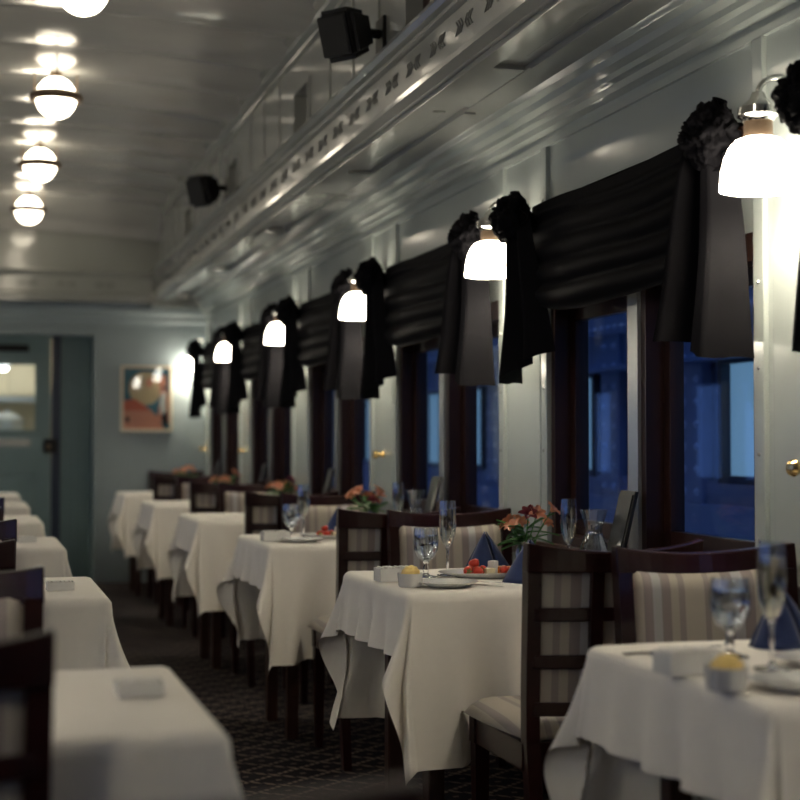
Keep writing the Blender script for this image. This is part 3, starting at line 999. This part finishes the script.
# ------------------------------------------------------------------ chairs
def make_chair():
    t = thing('dining_chair', 'x', 'chair')
    W, H, D = 0.225, 0.90, 0.385
    BOW = 0.045

    def bow(x):                       # back curves away from the sitter in the middle
        return -BOW * (1 - (x / W) ** 2)

    def lean(z):
        return -0.035 * max(0, (z - 0.46) / 0.44) ** 1.2
    # stiles continue down as rear legs
    for s in (-1, 1):
        b = MB()
        zs = [0, 0.2, 0.44, 0.55, 0.65, 0.75, 0.85]
        vs, fs = [], []
        for z in zs:
            yo = lean(z) if z > 0.46 else -0.05 * (1 - z / 0.46)
            w = 0.017 if z > 0.3 else 0.014 + 0.003 * z / 0.3
            xc = s * (W - 0.018) * (0.94 + 0.06 * z / 0.9)
            for (a, c) in ((-1, -1), (1, -1), (1, 1), (-1, 1)):
                vs.append((xc + a * w, yo + c * 0.018, z))
        for i in range(len(zs) - 1):
            for q in range(4):
                fs.append((i * 4 + q, i * 4 + (q + 1) % 4, (i + 1) * 4 + (q + 1) % 4, (i + 1) * 4 + q))
        fs += [(3, 2, 1, 0), tuple((len(zs) - 1) * 4 + q for q in range(4))]
        b.add(vs, fs)
        b.build('rear_leg', 'mahogany', t)
        # front leg
        b = MB()
        vs = []
        for z, w in ((0, 0.013), (0.40, 0.020)):
            for (a, c) in ((-1, -1), (1, -1), (1, 1), (-1, 1)):
                vs.append((s * 0.20 + a * w, D - 0.035 + c * w, z))
        b.add(vs, [(3, 2, 1, 0), (4, 5, 6, 7)] + [(q, (q + 1) % 4, 4 + (q + 1) % 4, 4 + q) for q in range(4)])
        b.build('leg', 'mahogany', t)

    def curved_bar(name, z0, z1, d0, d1, x0=-W, x1=W, crown=0.0, m='mahogany', n=14, yoff=0.0):
        b = MB()
        vs, fs = [], []
        for i in range(n + 1):
            x = x0 + (x1 - x0) * i / n
            yb = bow(x) + yoff
            zt = z1 + crown * (1 - (x / W) ** 2)
            vs += [(x, yb + d0 + lean(z0), z0), (x, yb + d1 + lean(z0), z0), (x, yb + d1 + lean(z1) - 0.003, zt), (x, yb + d0 + lean(z1) + 0.003, zt)]
        for i in range(n):
            for q in range(4):
                fs.append((i * 4 + q, i * 4 + (q + 1) % 4, (i + 1) * 4 + (q + 1) % 4, (i + 1) * 4 + q))
        fs += [(3, 2, 1, 0), tuple(n * 4 + q for q in range(4))]
        b.add(vs, fs)
        o = b.build(name, m, t)
        md = o.modifiers.new('b', 'BEVEL')
        md.width = 0.004
        md.segments = 2
        md.limit_method = 'ANGLE'
        return o
    curved_bar('top_rail', 0.838, 0.908, -0.018, 0.020, crown=-0.022)
    for z in (0.505, 0.615, 0.725):
        curved_bar('slat', z, z + 0.032, -0.014, 0.002, -W + 0.02, W - 0.02)
    # uprights of the lattice
    for xu in (-0.064, 0.064):
        b = MB()
        n = 10
        vs, fs = [], []
        for i in range(n + 1):
            z = 0.50 + 0.345 * i / n
            for (a, c) in ((-1, -0.016), (1, -0.016), (1, 0.0), (-1, 0.0)):
                vs.append((xu + a * 0.015, bow(xu) + c + lean(z), z))
        for i in range(n):
            for q in range(4):
                fs.append((i * 4 + q, i * 4 + (q + 1) % 4, (i + 1) * 4 + (q + 1) % 4, (i + 1) * 4 + q))
        b.add(vs, fs + [(3, 2, 1, 0), tuple(n * 4 + q for q in range(4))])
        b.build('upright', 'mahogany', t)
    # padded back
    b = MB()

    def pad(sgn):
        def fn(u, v):
            x = (u - 0.5) * 2 * (W - 0.030)
            z = 0.508 + (0.366 - 0.020 * (1 - (x / W) ** 2)) * v
            e = min(1.0, min(u, 1 - u) * 12) ** 0.5 * min(1.0, min(v, 1 - v) * 9) ** 0.5
            th = 0.030 * e if sgn > 0 else -0.002
            return (x, bow(x) + lean(z) + 0.006 + th, z)
        return fn
    b.grid(pad(1), 24, 14).grid(pad(-1), 24, 14)
    b.build('backrest', 'striped_upholstery', t, smooth='all')
    # seat cushion
    b = MB()

    def seat(sgn):
        def fn(u, v):
            y_ = 0.0 + D * v
            w = 0.215 + 0.025 * math.sin(PI * min(1, v * 1.1) * 0.5)
            x = (u - 0.5) * 2 * w
            e = (min(1.0, min(u, 1 - u) * 10) ** 0.5) * (min(1.0, min(v, 1 - v) * 10) ** 0.5)
            z = 0.448 + (0.040 * e if sgn > 0 else -0.012 * e)
            return (x, y_, z)
        return fn
    b.grid(seat(1), 22, 18).grid(seat(-1), 22, 18)
    b.build('seat', 'striped_upholstery', t, smooth='all')
    b = MB()
    b.box(-0.215, 0.215, 0.0, 0.03, 0.375, 0.440, b=0.003)
    b.box(-0.225, 0.225, D - 0.06, D - 0.02, 0.375, 0.440, b=0.003)
    b.box(-0.22, -0.19, 0.0, D - 0.02, 0.375, 0.440, b=0.003)
    b.box(0.19, 0.22, 0.0, D - 0.02, 0.375, 0.440, b=0.003)
    b.build('seat_frame', 'mahogany', t)
    return t


ch0 = make_chair()
first = [True]


def chair(x, y_, rz, label, group):
    if first[0]:
        first[0] = False
        ch0.location = (x, y_, 0)
        ch0.rotation_euler = (0, 0, rz)
        ch0['label'] = label
        ch0['group'] = group
        return ch0
    return dup(ch0, (x, y_, 0), rz, label, group)


for k in range(1, 7):
    c = ORD[7 - k]
    if k > 1:
        chair(1.45, TY[k] - 0.725, 0, 'lattice-backed mahogany chair facing the poster wall at %s window table from that wall' % c, 'chairs at the window tables')
    yb = (2.94 if k == 1 else TY[k] + 0.88)
    yb = min(yb, YE - 0.12)
    chair(1.595, yb, PI, 'striped padded chair with its back to the poster wall at %s window table' % c, 'chairs at the window tables')
for k in range(1, 7):
    c = ORD[7 - k]
    if k < 6:
        chair(-0.125, LY[k] - 0.345, 0, 'mahogany chair facing the poster wall at %s long white table from that wall' % c, 'chairs at the long tables')
        chair(-0.095, LY[k] + 0.53, PI, 'striped padded chair with its back to the poster wall at %s long table' % c, 'chairs at the long tables')
chair(0.075, 0.93, PI, 'mahogany chair alone behind the others, beyond the last long table from the poster wall', 'chairs at the long tables')

# ------------------------------------------------------------------ tables and cloths
def cloth_mesh(x0, x1, y0, y1, hx0, hx1, hy, seed, ripple=1.0):
    b = MB()
    rnd = random.Random(seed)
    ph = [rnd.random() * 6.28 for _ in range(6)]
    us = []

    def axis(a, c, ha, hc, n_in, n_h):
        r = []
        if ha > 0:
            r += [a - ha + ha * i / n_h for i in range(n_h)]
        r += [a + (c - a) * i / n_in for i in range(n_in + 1)]
        if hc > 0:
            r += [c + hc * (i + 1) / n_h for i in range(n_h)]
        return r
    U = axis(x0, x1, hx0, hx1, 26, 22)
    V = axis(y0, y1, hy, hy, 24, 34)
    z0 = ZT + 0.004

    def place(u, v):
        cx, cy = min(max(u, x0), x1), min(max(v, y0), y1)
        ex, ey = u - cx, v - cy
        e = math.hypot(ex, ey)
        if e < 1e-9:
            return (u, v, z0 + 0.0012 * math.sin(14 * u + ph[0]) * math.sin(12 * v + ph[1]))
        nx, ny = ex / e, ey / e
        f = min(1.0, e / 0.25)
        if ex != 0 and ey != 0:
            phi = math.atan2(abs(ey), abs(ex))
            s2 = math.sin(2 * phi)
            out = 0.08 + 0.34 * s2 ** 1.5 - 0.20 * math.exp(-((phi - 0.42) / 0.14) ** 2) * ripple - 0.24 * math.exp(-((phi - 1.12) / 0.14) ** 2) * ripple
        else:
            if ex != 0:
                q, ln = (cy - y0) / (y1 - y0), y1 - y0
            else:
                q, ln = (cx - x0) / (x1 - x0), x1 - x0
            wv = math.sin(2 * PI * q * (4.2 if ln < 0.9 else 4.3) + ph[2]) * 0.7 + math.sin(2 * PI * q * (5.2 if ln < 0.9 else 8.0) + ph[3]) * 0.3
            edge = min(1, min(q, 1 - q) * 6)
            out = 0.08 + 0.16 * ripple * wv * edge
            if ex == 0:
                side = min(1, max(0, (cx - x0 - 0.05) / 0.10)) if hx0 > 0 else min(1, max(0, (x1 - 0.05 - cx) / 0.12))
                out = out * (1 - side) + side * (-0.10 + 0.15 * wv * ripple)
        r = 0.022
        a = min(e / r, PI / 2)
        rem = max(0.0, e - r * PI / 2)
        o_ = r * math.sin(a) + rem * out * (0.55 + 0.45 * f)
        d_ = r * (1 - math.cos(a)) + rem * math.sqrt(max(0.2, 1 - out * out))
        # small sideways drift of the folds
        tw = 0.02 * f * math.sin(9 * e + ph[4] + 5 * (u + v))
        return (cx + nx * o_ - ny * tw * f, cy + ny * o_ + nx * tw * f, z0 - d_)
    vs = [place(u, v) for v in V for u in U]
    nu = len(U)
    fs = [(j * nu + i, j * nu + i + 1, (j + 1) * nu + i + 1, (j + 1) * nu + i) for j in range(len(V) - 1) for i in range(nu - 1)]
    b.add(vs, fs)
    return b


def table(x0, x1, yc, hw, label, group):
    t = thing('dining_table', label, 'table', ((x0 + x1) / 2, yc, 0), 0, group)
    a = (x1 - x0) / 2
    MB().box(-a, a, -hw, hw, ZT - 0.03, ZT, b=0.006).build('tabletop', 'dark_wood', t)
    for sx_ in (-1, 1):
        for sy_ in (-1, 1):
            MB().box(sx_ * (a - 0.10) - 0.022, sx_ * (a - 0.10) + 0.022, sy_ * (hw - 0.12) - 0.022, sy_ * (hw - 0.12) + 0.022, 0, ZT - 0.03, b=0.004).build('leg', 'dark_wood', t)
    return t


for k in range(1, 7):
    c = ORD[7 - k]
    x0, x1, hw = (1.14 if k == 1 else 1.085), 1.80, 0.315
    table(x0, x1, TY[k], hw, 'small dark table under the %s white tablecloth from the poster wall, by the windows' % c, 'window tables')
    o = cloth_mesh(x0, x1, TY[k] - hw, TY[k] + hw, 0.185, 0.02, 0.46, 10 + k).build('tablecloth', 'linen', smooth='all')
    tag(o, 'white tablecloth with long hanging corners, on %s window table from the poster wall' % c, 'tablecloth', 'cloths on the window tables')
for k in range(1, 7):
    c = ORD[7 - k]
    x0, x1, hw = -1.0, 0.315, 0.285
    table(x0, x1, LY[k], hw, 'long dark table under the %s cloth from the poster wall, opposite the windows' % c, 'long tables')
    o = cloth_mesh(x0, x1, LY[k] - hw, LY[k] + hw, 0.0, 0.30, 0.25, 30 + k, 1.0).build('tablecloth', 'linen', smooth='all')
    tag(o, 'white cloth over the %s long table from the poster wall, opposite the windows' % c, 'tablecloth', 'cloths on the long tables')

# ------------------------------------------------------------------ tableware
ZC = ZT + 0.0055


def at_table(k):
    """name of a window table for labels"""
    return '%s window table from poster wall' % ORD[7 - k]


protos = {}


def place(kind, maker, loc, rz, label, group):
    if kind not in protos:
        o = maker()
        protos[kind] = o
        o.location = loc
        o.rotation_euler = (0, 0, rz)
        o['label'] = label
        if group:
            o['group'] = group
        return o
    return dup(protos[kind], loc, rz, label, group)


def mk_goblet():
    t = thing('water_goblet', 'x', 'glass')
    MB().lathe([(0, 0), (0.034, 0.0), (0.034, 0.002), (0.012, 0.006), (0.006, 0.012), (0.010, 0.022), (0.006, 0.034), (0.010, 0.043), (0.006, 0.047), (0, 0.0475)], 24).build('stem', 'glass', t, smooth='all')
    pr = [(0.008, 0.043), (0.024, 0.055), (0.034, 0.075), (0.037, 0.10), (0.035, 0.125), (0.033, 0.14), (0.0318, 0.14), (0.0338, 0.125), (0.0355, 0.10), (0.0325, 0.077), (0.022, 0.059), (0.008, 0.0485)]
    MB().lathe(pr, 24, closed=True).build('bowl', 'drinking_glass', t, smooth=True)
    MB().lathe([(0, 0.0485), (0.008, 0.0495), (0.0217, 0.0595), (0.0322, 0.0772), (0.0352, 0.10), (0.0342, 0.118), (0, 0.118)], 24).build('water', 'water', t, smooth=True)
    return t


def mk_flute():
    t = thing('champagne_flute', 'x', 'glass')
    MB().lathe([(0, 0), (0.031, 0.0), (0.031, 0.002), (0.008, 0.006), (0.0038, 0.015), (0.0036, 0.07), (0.006, 0.078), (0.004, 0.082), (0, 0.0825)], 22).build('stem', 'glass', t, smooth='all')
    pr = [(0.005, 0.078), (0.015, 0.092), (0.023, 0.118), (0.0255, 0.15), (0.0245, 0.185), (0.0225, 0.215), (0.0213, 0.215), (0.0233, 0.185), (0.0242, 0.15), (0.0215, 0.119), (0.0132, 0.094), (0.004, 0.084)]
    MB().lathe(pr, 22, closed=True).build('bowl', 'drinking_glass', t, smooth=True)
    MB().lathe([(0, 0.0835), (0.004, 0.0845), (0.013, 0.0945), (0.0212, 0.1195), (0.0239, 0.15), (0.0233, 0.180), (0.0226, 0.19), (0, 0.19)], 22).build('champagne', 'champagne', t, smooth=True)
    return t


def mk_carafe():
    t = thing('water_carafe', 'x', 'carafe')
    pr = [(0, 0), (0.048, 0), (0.052, 0.006), (0.052, 0.03), (0.040, 0.08), (0.026, 0.115), (0.025, 0.13), (0.032, 0.155), (0.042, 0.185),
          (0.0405, 0.185), (0.0305, 0.156), (0.0235, 0.131), (0.0245, 0.115), (0.0385, 0.08), (0.0503, 0.03), (0.050, 0.009), (0, 0.005)]
    MB().lathe(pr, 24).build('bottle', 'drinking_glass', t, smooth=True)
    MB().lathe([(0, 0.0055), (0.0495, 0.0095), (0.0499, 0.03), (0.0381, 0.08), (0.0245, 0.113), (0, 0.113)], 24).build('water', 'water', t, smooth=True)
    return t


def mk_tealight():
    t = thing('tealight_dish', 'x', 'candle')
    MB().lathe([(0, 0), (0.038, 0), (0.042, 0.03), (0.0405, 0.03), (0.036, 0.006), (0, 0.005)], 22).build('dish', 'drinking_glass', t, smooth=True)
    MB().lathe([(0, 0.006), (0.034, 0.006), (0.036, 0.02), (0, 0.018)], 22).build('wax', 'cream_food', t, smooth=True)
    MB().tube([(0, 0, 0.017), (0.001, 0, 0.027)], 0.001, 6).build('wick', 'black_plastic', t)
    return t


def mk_ramekin():
    t = thing('butter_ramekin', 'x', 'dish')
    n = 32
    pr = [(0, 0), (0.029, 0), (0.031, 0.003), (0.034, 0.034), (0.0345, 0.036), (0.031, 0.036), (0.029, 0.01), (0, 0.008)]
    MB().lathe(pr, n).build('ramekin', 'porcelain', t, smooth=True)
    b = MB()

    def fn(u, v):
        th, p = 2 * PI * u, PI * 0.5 * v
        r = 0.026 * (1 + 0.07 * math.sin(6 * th) * math.cos(p) + 0.04 * math.sin(14 * p))
        return (r * math.cos(p) * math.cos(th) + 0.004 * math.sin(p), r * math.cos(p) * math.sin(th), 0.026 + 1.15 * r * math.sin(p))
    b.grid(fn, 32, 12)
    b.build('butter_scoop', 'butter', t, smooth='all')
    return t


def mk_caddy():
    t = thing('sugar_caddy', 'x', 'caddy')
    b = MB()
    w, d, h, q = 0.052, 0.03, 0.036, 0.0025
    b.box(-w, w, -d, d, 0, 0.003)
    b.box(-w, w, -d, -d + q, 0.003, h)
    b.box(-w, w, d - q, d, 0.003, h)
    b.box(-w, -w + q, -d + q, d - q, 0.003, h)
    b.box(w - q, w, -d + q, d - q, 0.003, h)
    b.build('holder', 'porcelain', t)
    for i in range(8):
        x = -0.042 + i * 0.012
        MB().box(-0.003, 0.003, -0.024, 0.024, 0.004, 0.040, b=0.0015).build('sugar_packet', 'paper', t, loc=(x, 0.002 * math.sin(i * 2.1), 0), rot=(0, 0.10 * math.sin(i * 1.7), 0))
    return t


def mk_plate():
    t = MB().lathe([(0, 0), (0.05, 0), (0.055, 0.004), (0.082, 0.013), (0.083, 0.0145), (0.078, 0.0145), (0.054, 0.007), (0, 0.005)], 36).build('bread_plate', 'porcelain', smooth=True)
    t['category'] = 'plate'
    return t


def mk_platter():
    b = MB()
    n = 40
    prof = [(0, 0), (0.6, 0.0), (0.64, 0.004), (0.97, 0.014), (1.0, 0.0165), (0.95, 0.0165), (0.62, 0.008), (0, 0.006)]
    b.lathe(prof, n)
    b.v = [(math.copysign(abs(x) ** 0.8, x) * 0.15, math.copysign(abs(y_) ** 0.8, y_) * 0.085, z) for x, y_, z in b.v]
    t = b.build('food_platter', 'porcelain', smooth=True)
    t['category'] = 'platter'
    return t


def mk_napkin():
    t = thing('folded_napkin', 'x', 'napkin')
    H, R = 0.115, 0.075
    b = MB()

    def half(s):
        def fn(u, v):
            # curved triangular wing: apex at top, base splayed
            a = s * (0.05 + 1.45 * u)
            r = R * (1 - v) * (1 + 0.10 * math.sin(PI * u))
            return (r * math.sin(a) + 0.004 * s * v, -r * math.cos(a) * 0.9 + 0.0, H * v ** 0.92 + 0.001)
        return fn
    for s in (-1, 1):
        w = MB().grid(half(s), 10, 10)
        o = w.build('wing', 'napkin_blue', t, smooth='all')
        md = o.modifiers.new('s', 'SOLIDIFY')
        md.thickness = 0.003
    w = MB().grid(lambda u, v: (R * (1 - v) * (2 * u - 1) * 0.98, 0.006 + 0.012 * math.sin(PI * u) * (1 - v), H * v ** 0.92 + 0.001), 10, 10)
    o = w.build('back_fold', 'napkin_blue', t, smooth='all')
    md = o.modifiers.new('s', 'SOLIDIFY')
    md.thickness = 0.003
    return t


def flat_outline(pts, z0, z1):
    n = len(pts)
    b = MB()
    b.add([(x, y_, z0) for x, y_ in pts] + [(x, y_, z1) for x, y_ in pts],
          [tuple(range(n))[::-1], tuple(range(n, 2 * n))] + [(i, (i + 1) % n, n + (i + 1) % n, n + i) for i in range(n)])
    return b


def mk_fork():
    pts = [(-0.004, -0.09), (0.004, -0.09), (0.003, 0.0), (0.005, 0.03), (0.011, 0.045), (0.011, 0.09), (0.008, 0.09), (0.007, 0.055), (0.0045, 0.055), (0.004, 0.09),
           (0.0012, 0.09), (0.0012, 0.055), (-0.0012, 0.055), (-0.0012, 0.09), (-0.004, 0.09), (-0.0045, 0.055), (-0.007, 0.055), (-0.008, 0.09), (-0.011, 0.09),
           (-0.011, 0.045), (-0.005, 0.03), (-0.003, 0.0)]
    t = flat_outline(pts, 0.0, 0.0025).build('dinner_fork', 'chrome')
    t['category'] = 'fork'
    return t


def mk_spoon():
    b = MB()

    def fn(u, v):
        L = -0.09 + 0.18 * v
        if v < 0.70:
            w = 0.004 - 0.0012 * math.sin(PI * v / 0.7)
        else:
            q = (v - 0.70) / 0.30
            w = 0.0035 + 0.0145 * math.sin(PI * min(1, q)) ** 0.7
            if q > 0.97:
                w = 0.003
        dip = -0.004 * (1 - (2 * u - 1) ** 2) if v > 0.74 else 0
        return ((2 * u - 1) * w, L, 0.0065 + dip + 0.002 * math.sin(PI * v))
    b.grid(fn, 6, 30)
    o = b.build('table_spoon', 'chrome', smooth='all')
    o.modifiers.new('s', 'SOLIDIFY').thickness = 0.0015
    o['category'] = 'spoon'
    return o


def mk_menu():
    t = thing('menu_stand', 'x', 'menu')
    o = MB().box(-0.008, 0.004, -0.05, 0.05, 0.0, 0.25, b=0.003).build('cover', 'menu_cover', t, rot=(0, math.radians(14), 0))
    MB().box(-0.012, -0.007, -0.044, 0.044, 0.012, 0.238, b=0.001).build('card', 'menu_cover', o)
    return t


def mk_flowers(seed):
    def f():
        rnd = random.Random(seed)
        t = thing('flower_vase', 'x', 'flowers')
        MB().lathe([(0, 0), (0.028, 0), (0.032, 0.01), (0.030, 0.05), (0.022, 0.075), (0.026, 0.09), (0.0245, 0.09), (0.0205, 0.075), (0.028, 0.05), (0.030, 0.012), (0, 0.006)], 20).build('vase', 'drinking_glass', t, smooth=True)
        for i in range(8):
            a = 2 * PI * i / 8 + rnd.random() * 0.6
            sp_ = 0.03 + 0.055 * rnd.random()
            h = 0.125 + 0.055 * rnd.random()
            tip = Vector((sp_ * math.cos(a), sp_ * math.sin(a), h))
            st = MB().tube([(0.006 * math.cos(a), 0.006 * math.sin(a), 0.01), tip * 0.55 + Vector((0, 0, 0.02)), tip], 0.0018, 5).build('stem', 'leaf_green', t)
            red = i in (4,)
            b = MB()
            out = (tip.normalized() + Vector((math.cos(a), math.sin(a), 0)) * 0.5).normalized()
            rotm = out.to_track_quat('Z', 'Y').to_matrix()
            for q in range(6):
                th = 2 * PI * q / 6 + rnd.random() * 0.2
                Lp = 0.029 if q % 2 else 0.025

                def pet(u, v, th=th, Lp=Lp):
                    r = 0.003 + Lp * v
                    w = 0.0095 * math.sin(PI * min(0.98, 0.12 + 0.8 * v)) * (2 * u - 1)
                    z = 0.026 * v ** 0.6 - 0.012 * v * v + 0.003 * (2 * u - 1) ** 2
                    p_ = Vector((r * math.cos(th) - w * math.sin(th), r * math.sin(th) + w * math.cos(th), z))
                    return tip + rotm @ p_
                b.grid(pet, 4, 5)
            b.build('flower', 'petal_red' if red else 'petal_orange', st, smooth='all')
        for i in range(22):
            a = rnd.random() * 2 * PI
            z0 = 0.075 + 0.05 * rnd.random()
            Ll = 0.06 + 0.04 * rnd.random()
            up = rnd.uniform(-0.1, 0.9)
            w0 = rnd.uniform(0.012, 0.020)
            b = MB()

            def lf(u, v):
                r = 0.008 + Ll * v
                w = w0 * math.sin(PI * min(0.99, 0.06 + 0.94 * v)) * (2 * u - 1)
                return (r * math.cos(a) - w * math.sin(a), r * math.sin(a) + w * math.cos(a), z0 + Ll * up * v - 0.02 * v * v + 0.004 * (2 * u - 1) ** 2)
            b.grid(lf, 4, 7)
            b.build('leaf', 'leaf_green', t, smooth='all')
        return t
    return f


def mk_strawberry():
    t = thing('strawberry', 'x', 'strawberry')
    b = MB().lathe([(0, -0.016), (0.006, -0.013), (0.011, -0.004), (0.0135, 0.005), (0.011, 0.012), (0.005, 0.014), (0, 0.0135)], 14)
    b.build('fruit', 'strawberry', t, smooth='all', loc=(0, 0, 0.0125), rot=(PI / 2, 0, 0))
    b = MB()
    for q in range(5):
        a = 2 * PI * q / 5
        b.add([(0, 0, 0), (0.006 * math.cos(a - 0.4), 0.006 * math.sin(a - 0.4), 0.001), (0.011 * math.cos(a), 0.011 * math.sin(a), -0.001), (0.006 * math.cos(a + 0.4), 0.006 * math.sin(a + 0.4), 0.001)], [(0, 1, 2, 3)])
    b.build('calyx', 'leaf_green', t, loc=(0, -0.0145, 0.0125), rot=(PI / 2, 0, 0), fix=False)
    return t


def mk_cube(m, nm, cat):
    def f():
        o = MB().box(-0.013, 0.013, -0.011, 0.011, 0, 0.020, b=0.003).build(nm, m, smooth=True)
        o['category'] = cat
        return o
    return f


def food(k, cx, cy, zb, items):
    for n_, (kind, dx, dy, dz) in enumerate(items):
        loc = (cx + dx, cy + dy, zb + dz)
        rz = n_ * 1.9
        g = 'food on the platters'
        if kind == 's':
            place('straw', mk_strawberry, loc, rz, 'red strawberry on the platter, %s' % at_table(k), g)
        elif kind == 'c':
            place('cheese', mk_cube('cheese', 'cheese_cube', 'cheese'), loc, rz, 'pale yellow cheese cube on the platter, %s' % at_table(k), g)
        elif kind == 'w':
            place('cream', mk_cube('cream_food', 'white_cheese', 'cheese'), loc, rz, 'white cheese piece on the platter, %s' % at_table(k), g)
        elif kind == 'm':
            place('melon', mk_cube('melon', 'melon_piece', 'melon'), loc, rz, 'orange melon piece on the platter, %s' % at_table(k), g)


ITEMS = [('s', -0.075, -0.022, 0), ('s', -0.055, 0.015, 0), ('s', -0.045, -0.030, 0), ('s', -0.02, 0.0, 0), ('s', -0.050, -0.008, 0.02), ('c', -0.012, -0.034, 0),
         ('w', 0.012, 0.012, 0), ('w', 0.006, -0.012, 0.019), ('s', 0.035, -0.02, 0), ('m', 0.06, 0.01, 0), ('c', 0.078, -0.022, 0), ('s', 0.055, -0.034, 0), ('m', 0.035, 0.028, 0),
         ('w', 0.085, 0.012, 0)]
for k in (1, 2, 3):
    dy = TY[k] - TY[2]
    if k == 1:
        pos = dict(gob=(1.306, 2.343), flu=(1.30, 2.19), ram=(1.125, 2.03), cad=(1.15, 2.20), plate=(1.245, 2.01), plat=(1.47, 2.20), nap1=(1.47, 2.45), nap2=(1.56, 2.03),
                   fork=(1.22, 2.42), spoon=(1.25, 2.40))
    elif k == 2:
        pos = dict(gob=(1.24, 3.955), flu=(1.315, 3.985), ram=(1.118, 3.705), cad=(1.125, 3.875), plate=(1.215, 3.685), plat=(1.42, 3.92), nap1=(1.475, 4.11), nap2=(1.475, 3.745),
                   fork=(1.305, 3.70), spoon=(1.335, 3.69))
    else:
        pos = dict(gob=(1.203, 5.60), flu=(1.265, 5.66), ram=None, cad=(1.13, 5.56), plate=(1.22, 5.48), plat=(1.40, 5.66), nap1=(1.46, 5.87), nap2=(1.50, 5.52),
                   fork=(1.32, 5.50), spoon=None)
    T = at_table(k)
    P3 = lambda q, z=0.0: (pos[q][0], pos[q][1], ZC + z)
    place('gob', mk_goblet, P3('gob'), 0, 'stemmed water goblet on the %s' % T, 'water goblets')
    place('flu', mk_flute, P3('flu'), 0, 'tall champagne flute beside the goblet on the %s' % T, 'champagne flutes')
    if pos['ram']:
        place('ram', mk_ramekin, P3('ram'), 0.3, 'white ramekin with a yellow butter scoop on the %s' % T, 'butter ramekins')
    place('cad', mk_caddy, P3('cad'), 0.05, 'white caddy of sugar packets on the %s' % T, 'sugar caddies')
    place('plate', mk_plate, P3('plate'), 0, 'small white bread plate on the %s' % T, 'bread plates')
    place('plat', mk_platter, P3('plat'), 0, 'white platter of fruit and cheese on the %s' % T, 'food platters')
    food(k, pos['plat'][0], pos['plat'][1], ZC + 0.007, ITEMS)
    place('nap', mk_napkin, P3('nap1'), 0.25, 'dark blue peaked napkin by the striped padded chair, %s' % T, 'blue napkins')
    place('nap', mk_napkin, P3('nap2'), -0.5, 'dark blue peaked napkin by the lattice-backed chair, %s' % T, 'blue napkins')
    place('fork', mk_fork, P3('fork'), 0.5 if k > 1 else 1.7, 'silver fork on the %s' % T, 'silver forks')
    if pos['spoon']:
        place('spoon', mk_spoon, P3('spoon'), 0.9 if k > 1 else 1.9, 'silver spoon on the %s' % T, 'silver spoons')
    if k > 1:
        place('flu', mk_flute, (1.70, TY[k] + 0.105, ZC), 0, 'champagne flute between flowers and carafe on the %s' % T, 'champagne flutes')
        place('carafe', mk_carafe, (1.755, TY[k] + 0.045, ZC), 0, 'clear glass water carafe on the %s' % T, 'water carafes')
        place('tea', mk_tealight, (1.65, TY[k] - 0.05, ZC), 0, 'tealight in a low glass dish on the %s' % T, 'tealights')
for k in range(2, 7):
    place('flow%d' % (k % 3), mk_flowers(k), (1.60, TY[k] + 0.205, ZC), 0.4 * k, 'orange flowers in a glass vase on the %s' % at_table(k), 'flower vases')
    o = place('menu', mk_menu, (1.755, TY[k] - 0.075, ZC), 0, 'dark menu cover leaning by the window on the %s' % at_table(k), 'menu covers')
# sugar caddies on the long tables
for k, (x, y_) in {1: (0.245, 2.24), 2: (0.22, 3.88), 3: (0.20, 5.75)}.items():
    o = place('cad', mk_caddy, (x, y_, ZC), 0.05, 'white caddy of sugar packets on %s long table from poster wall' % ORD[7 - k], 'sugar caddies')
    o.scale = (0.66, 0.8, 0.6)
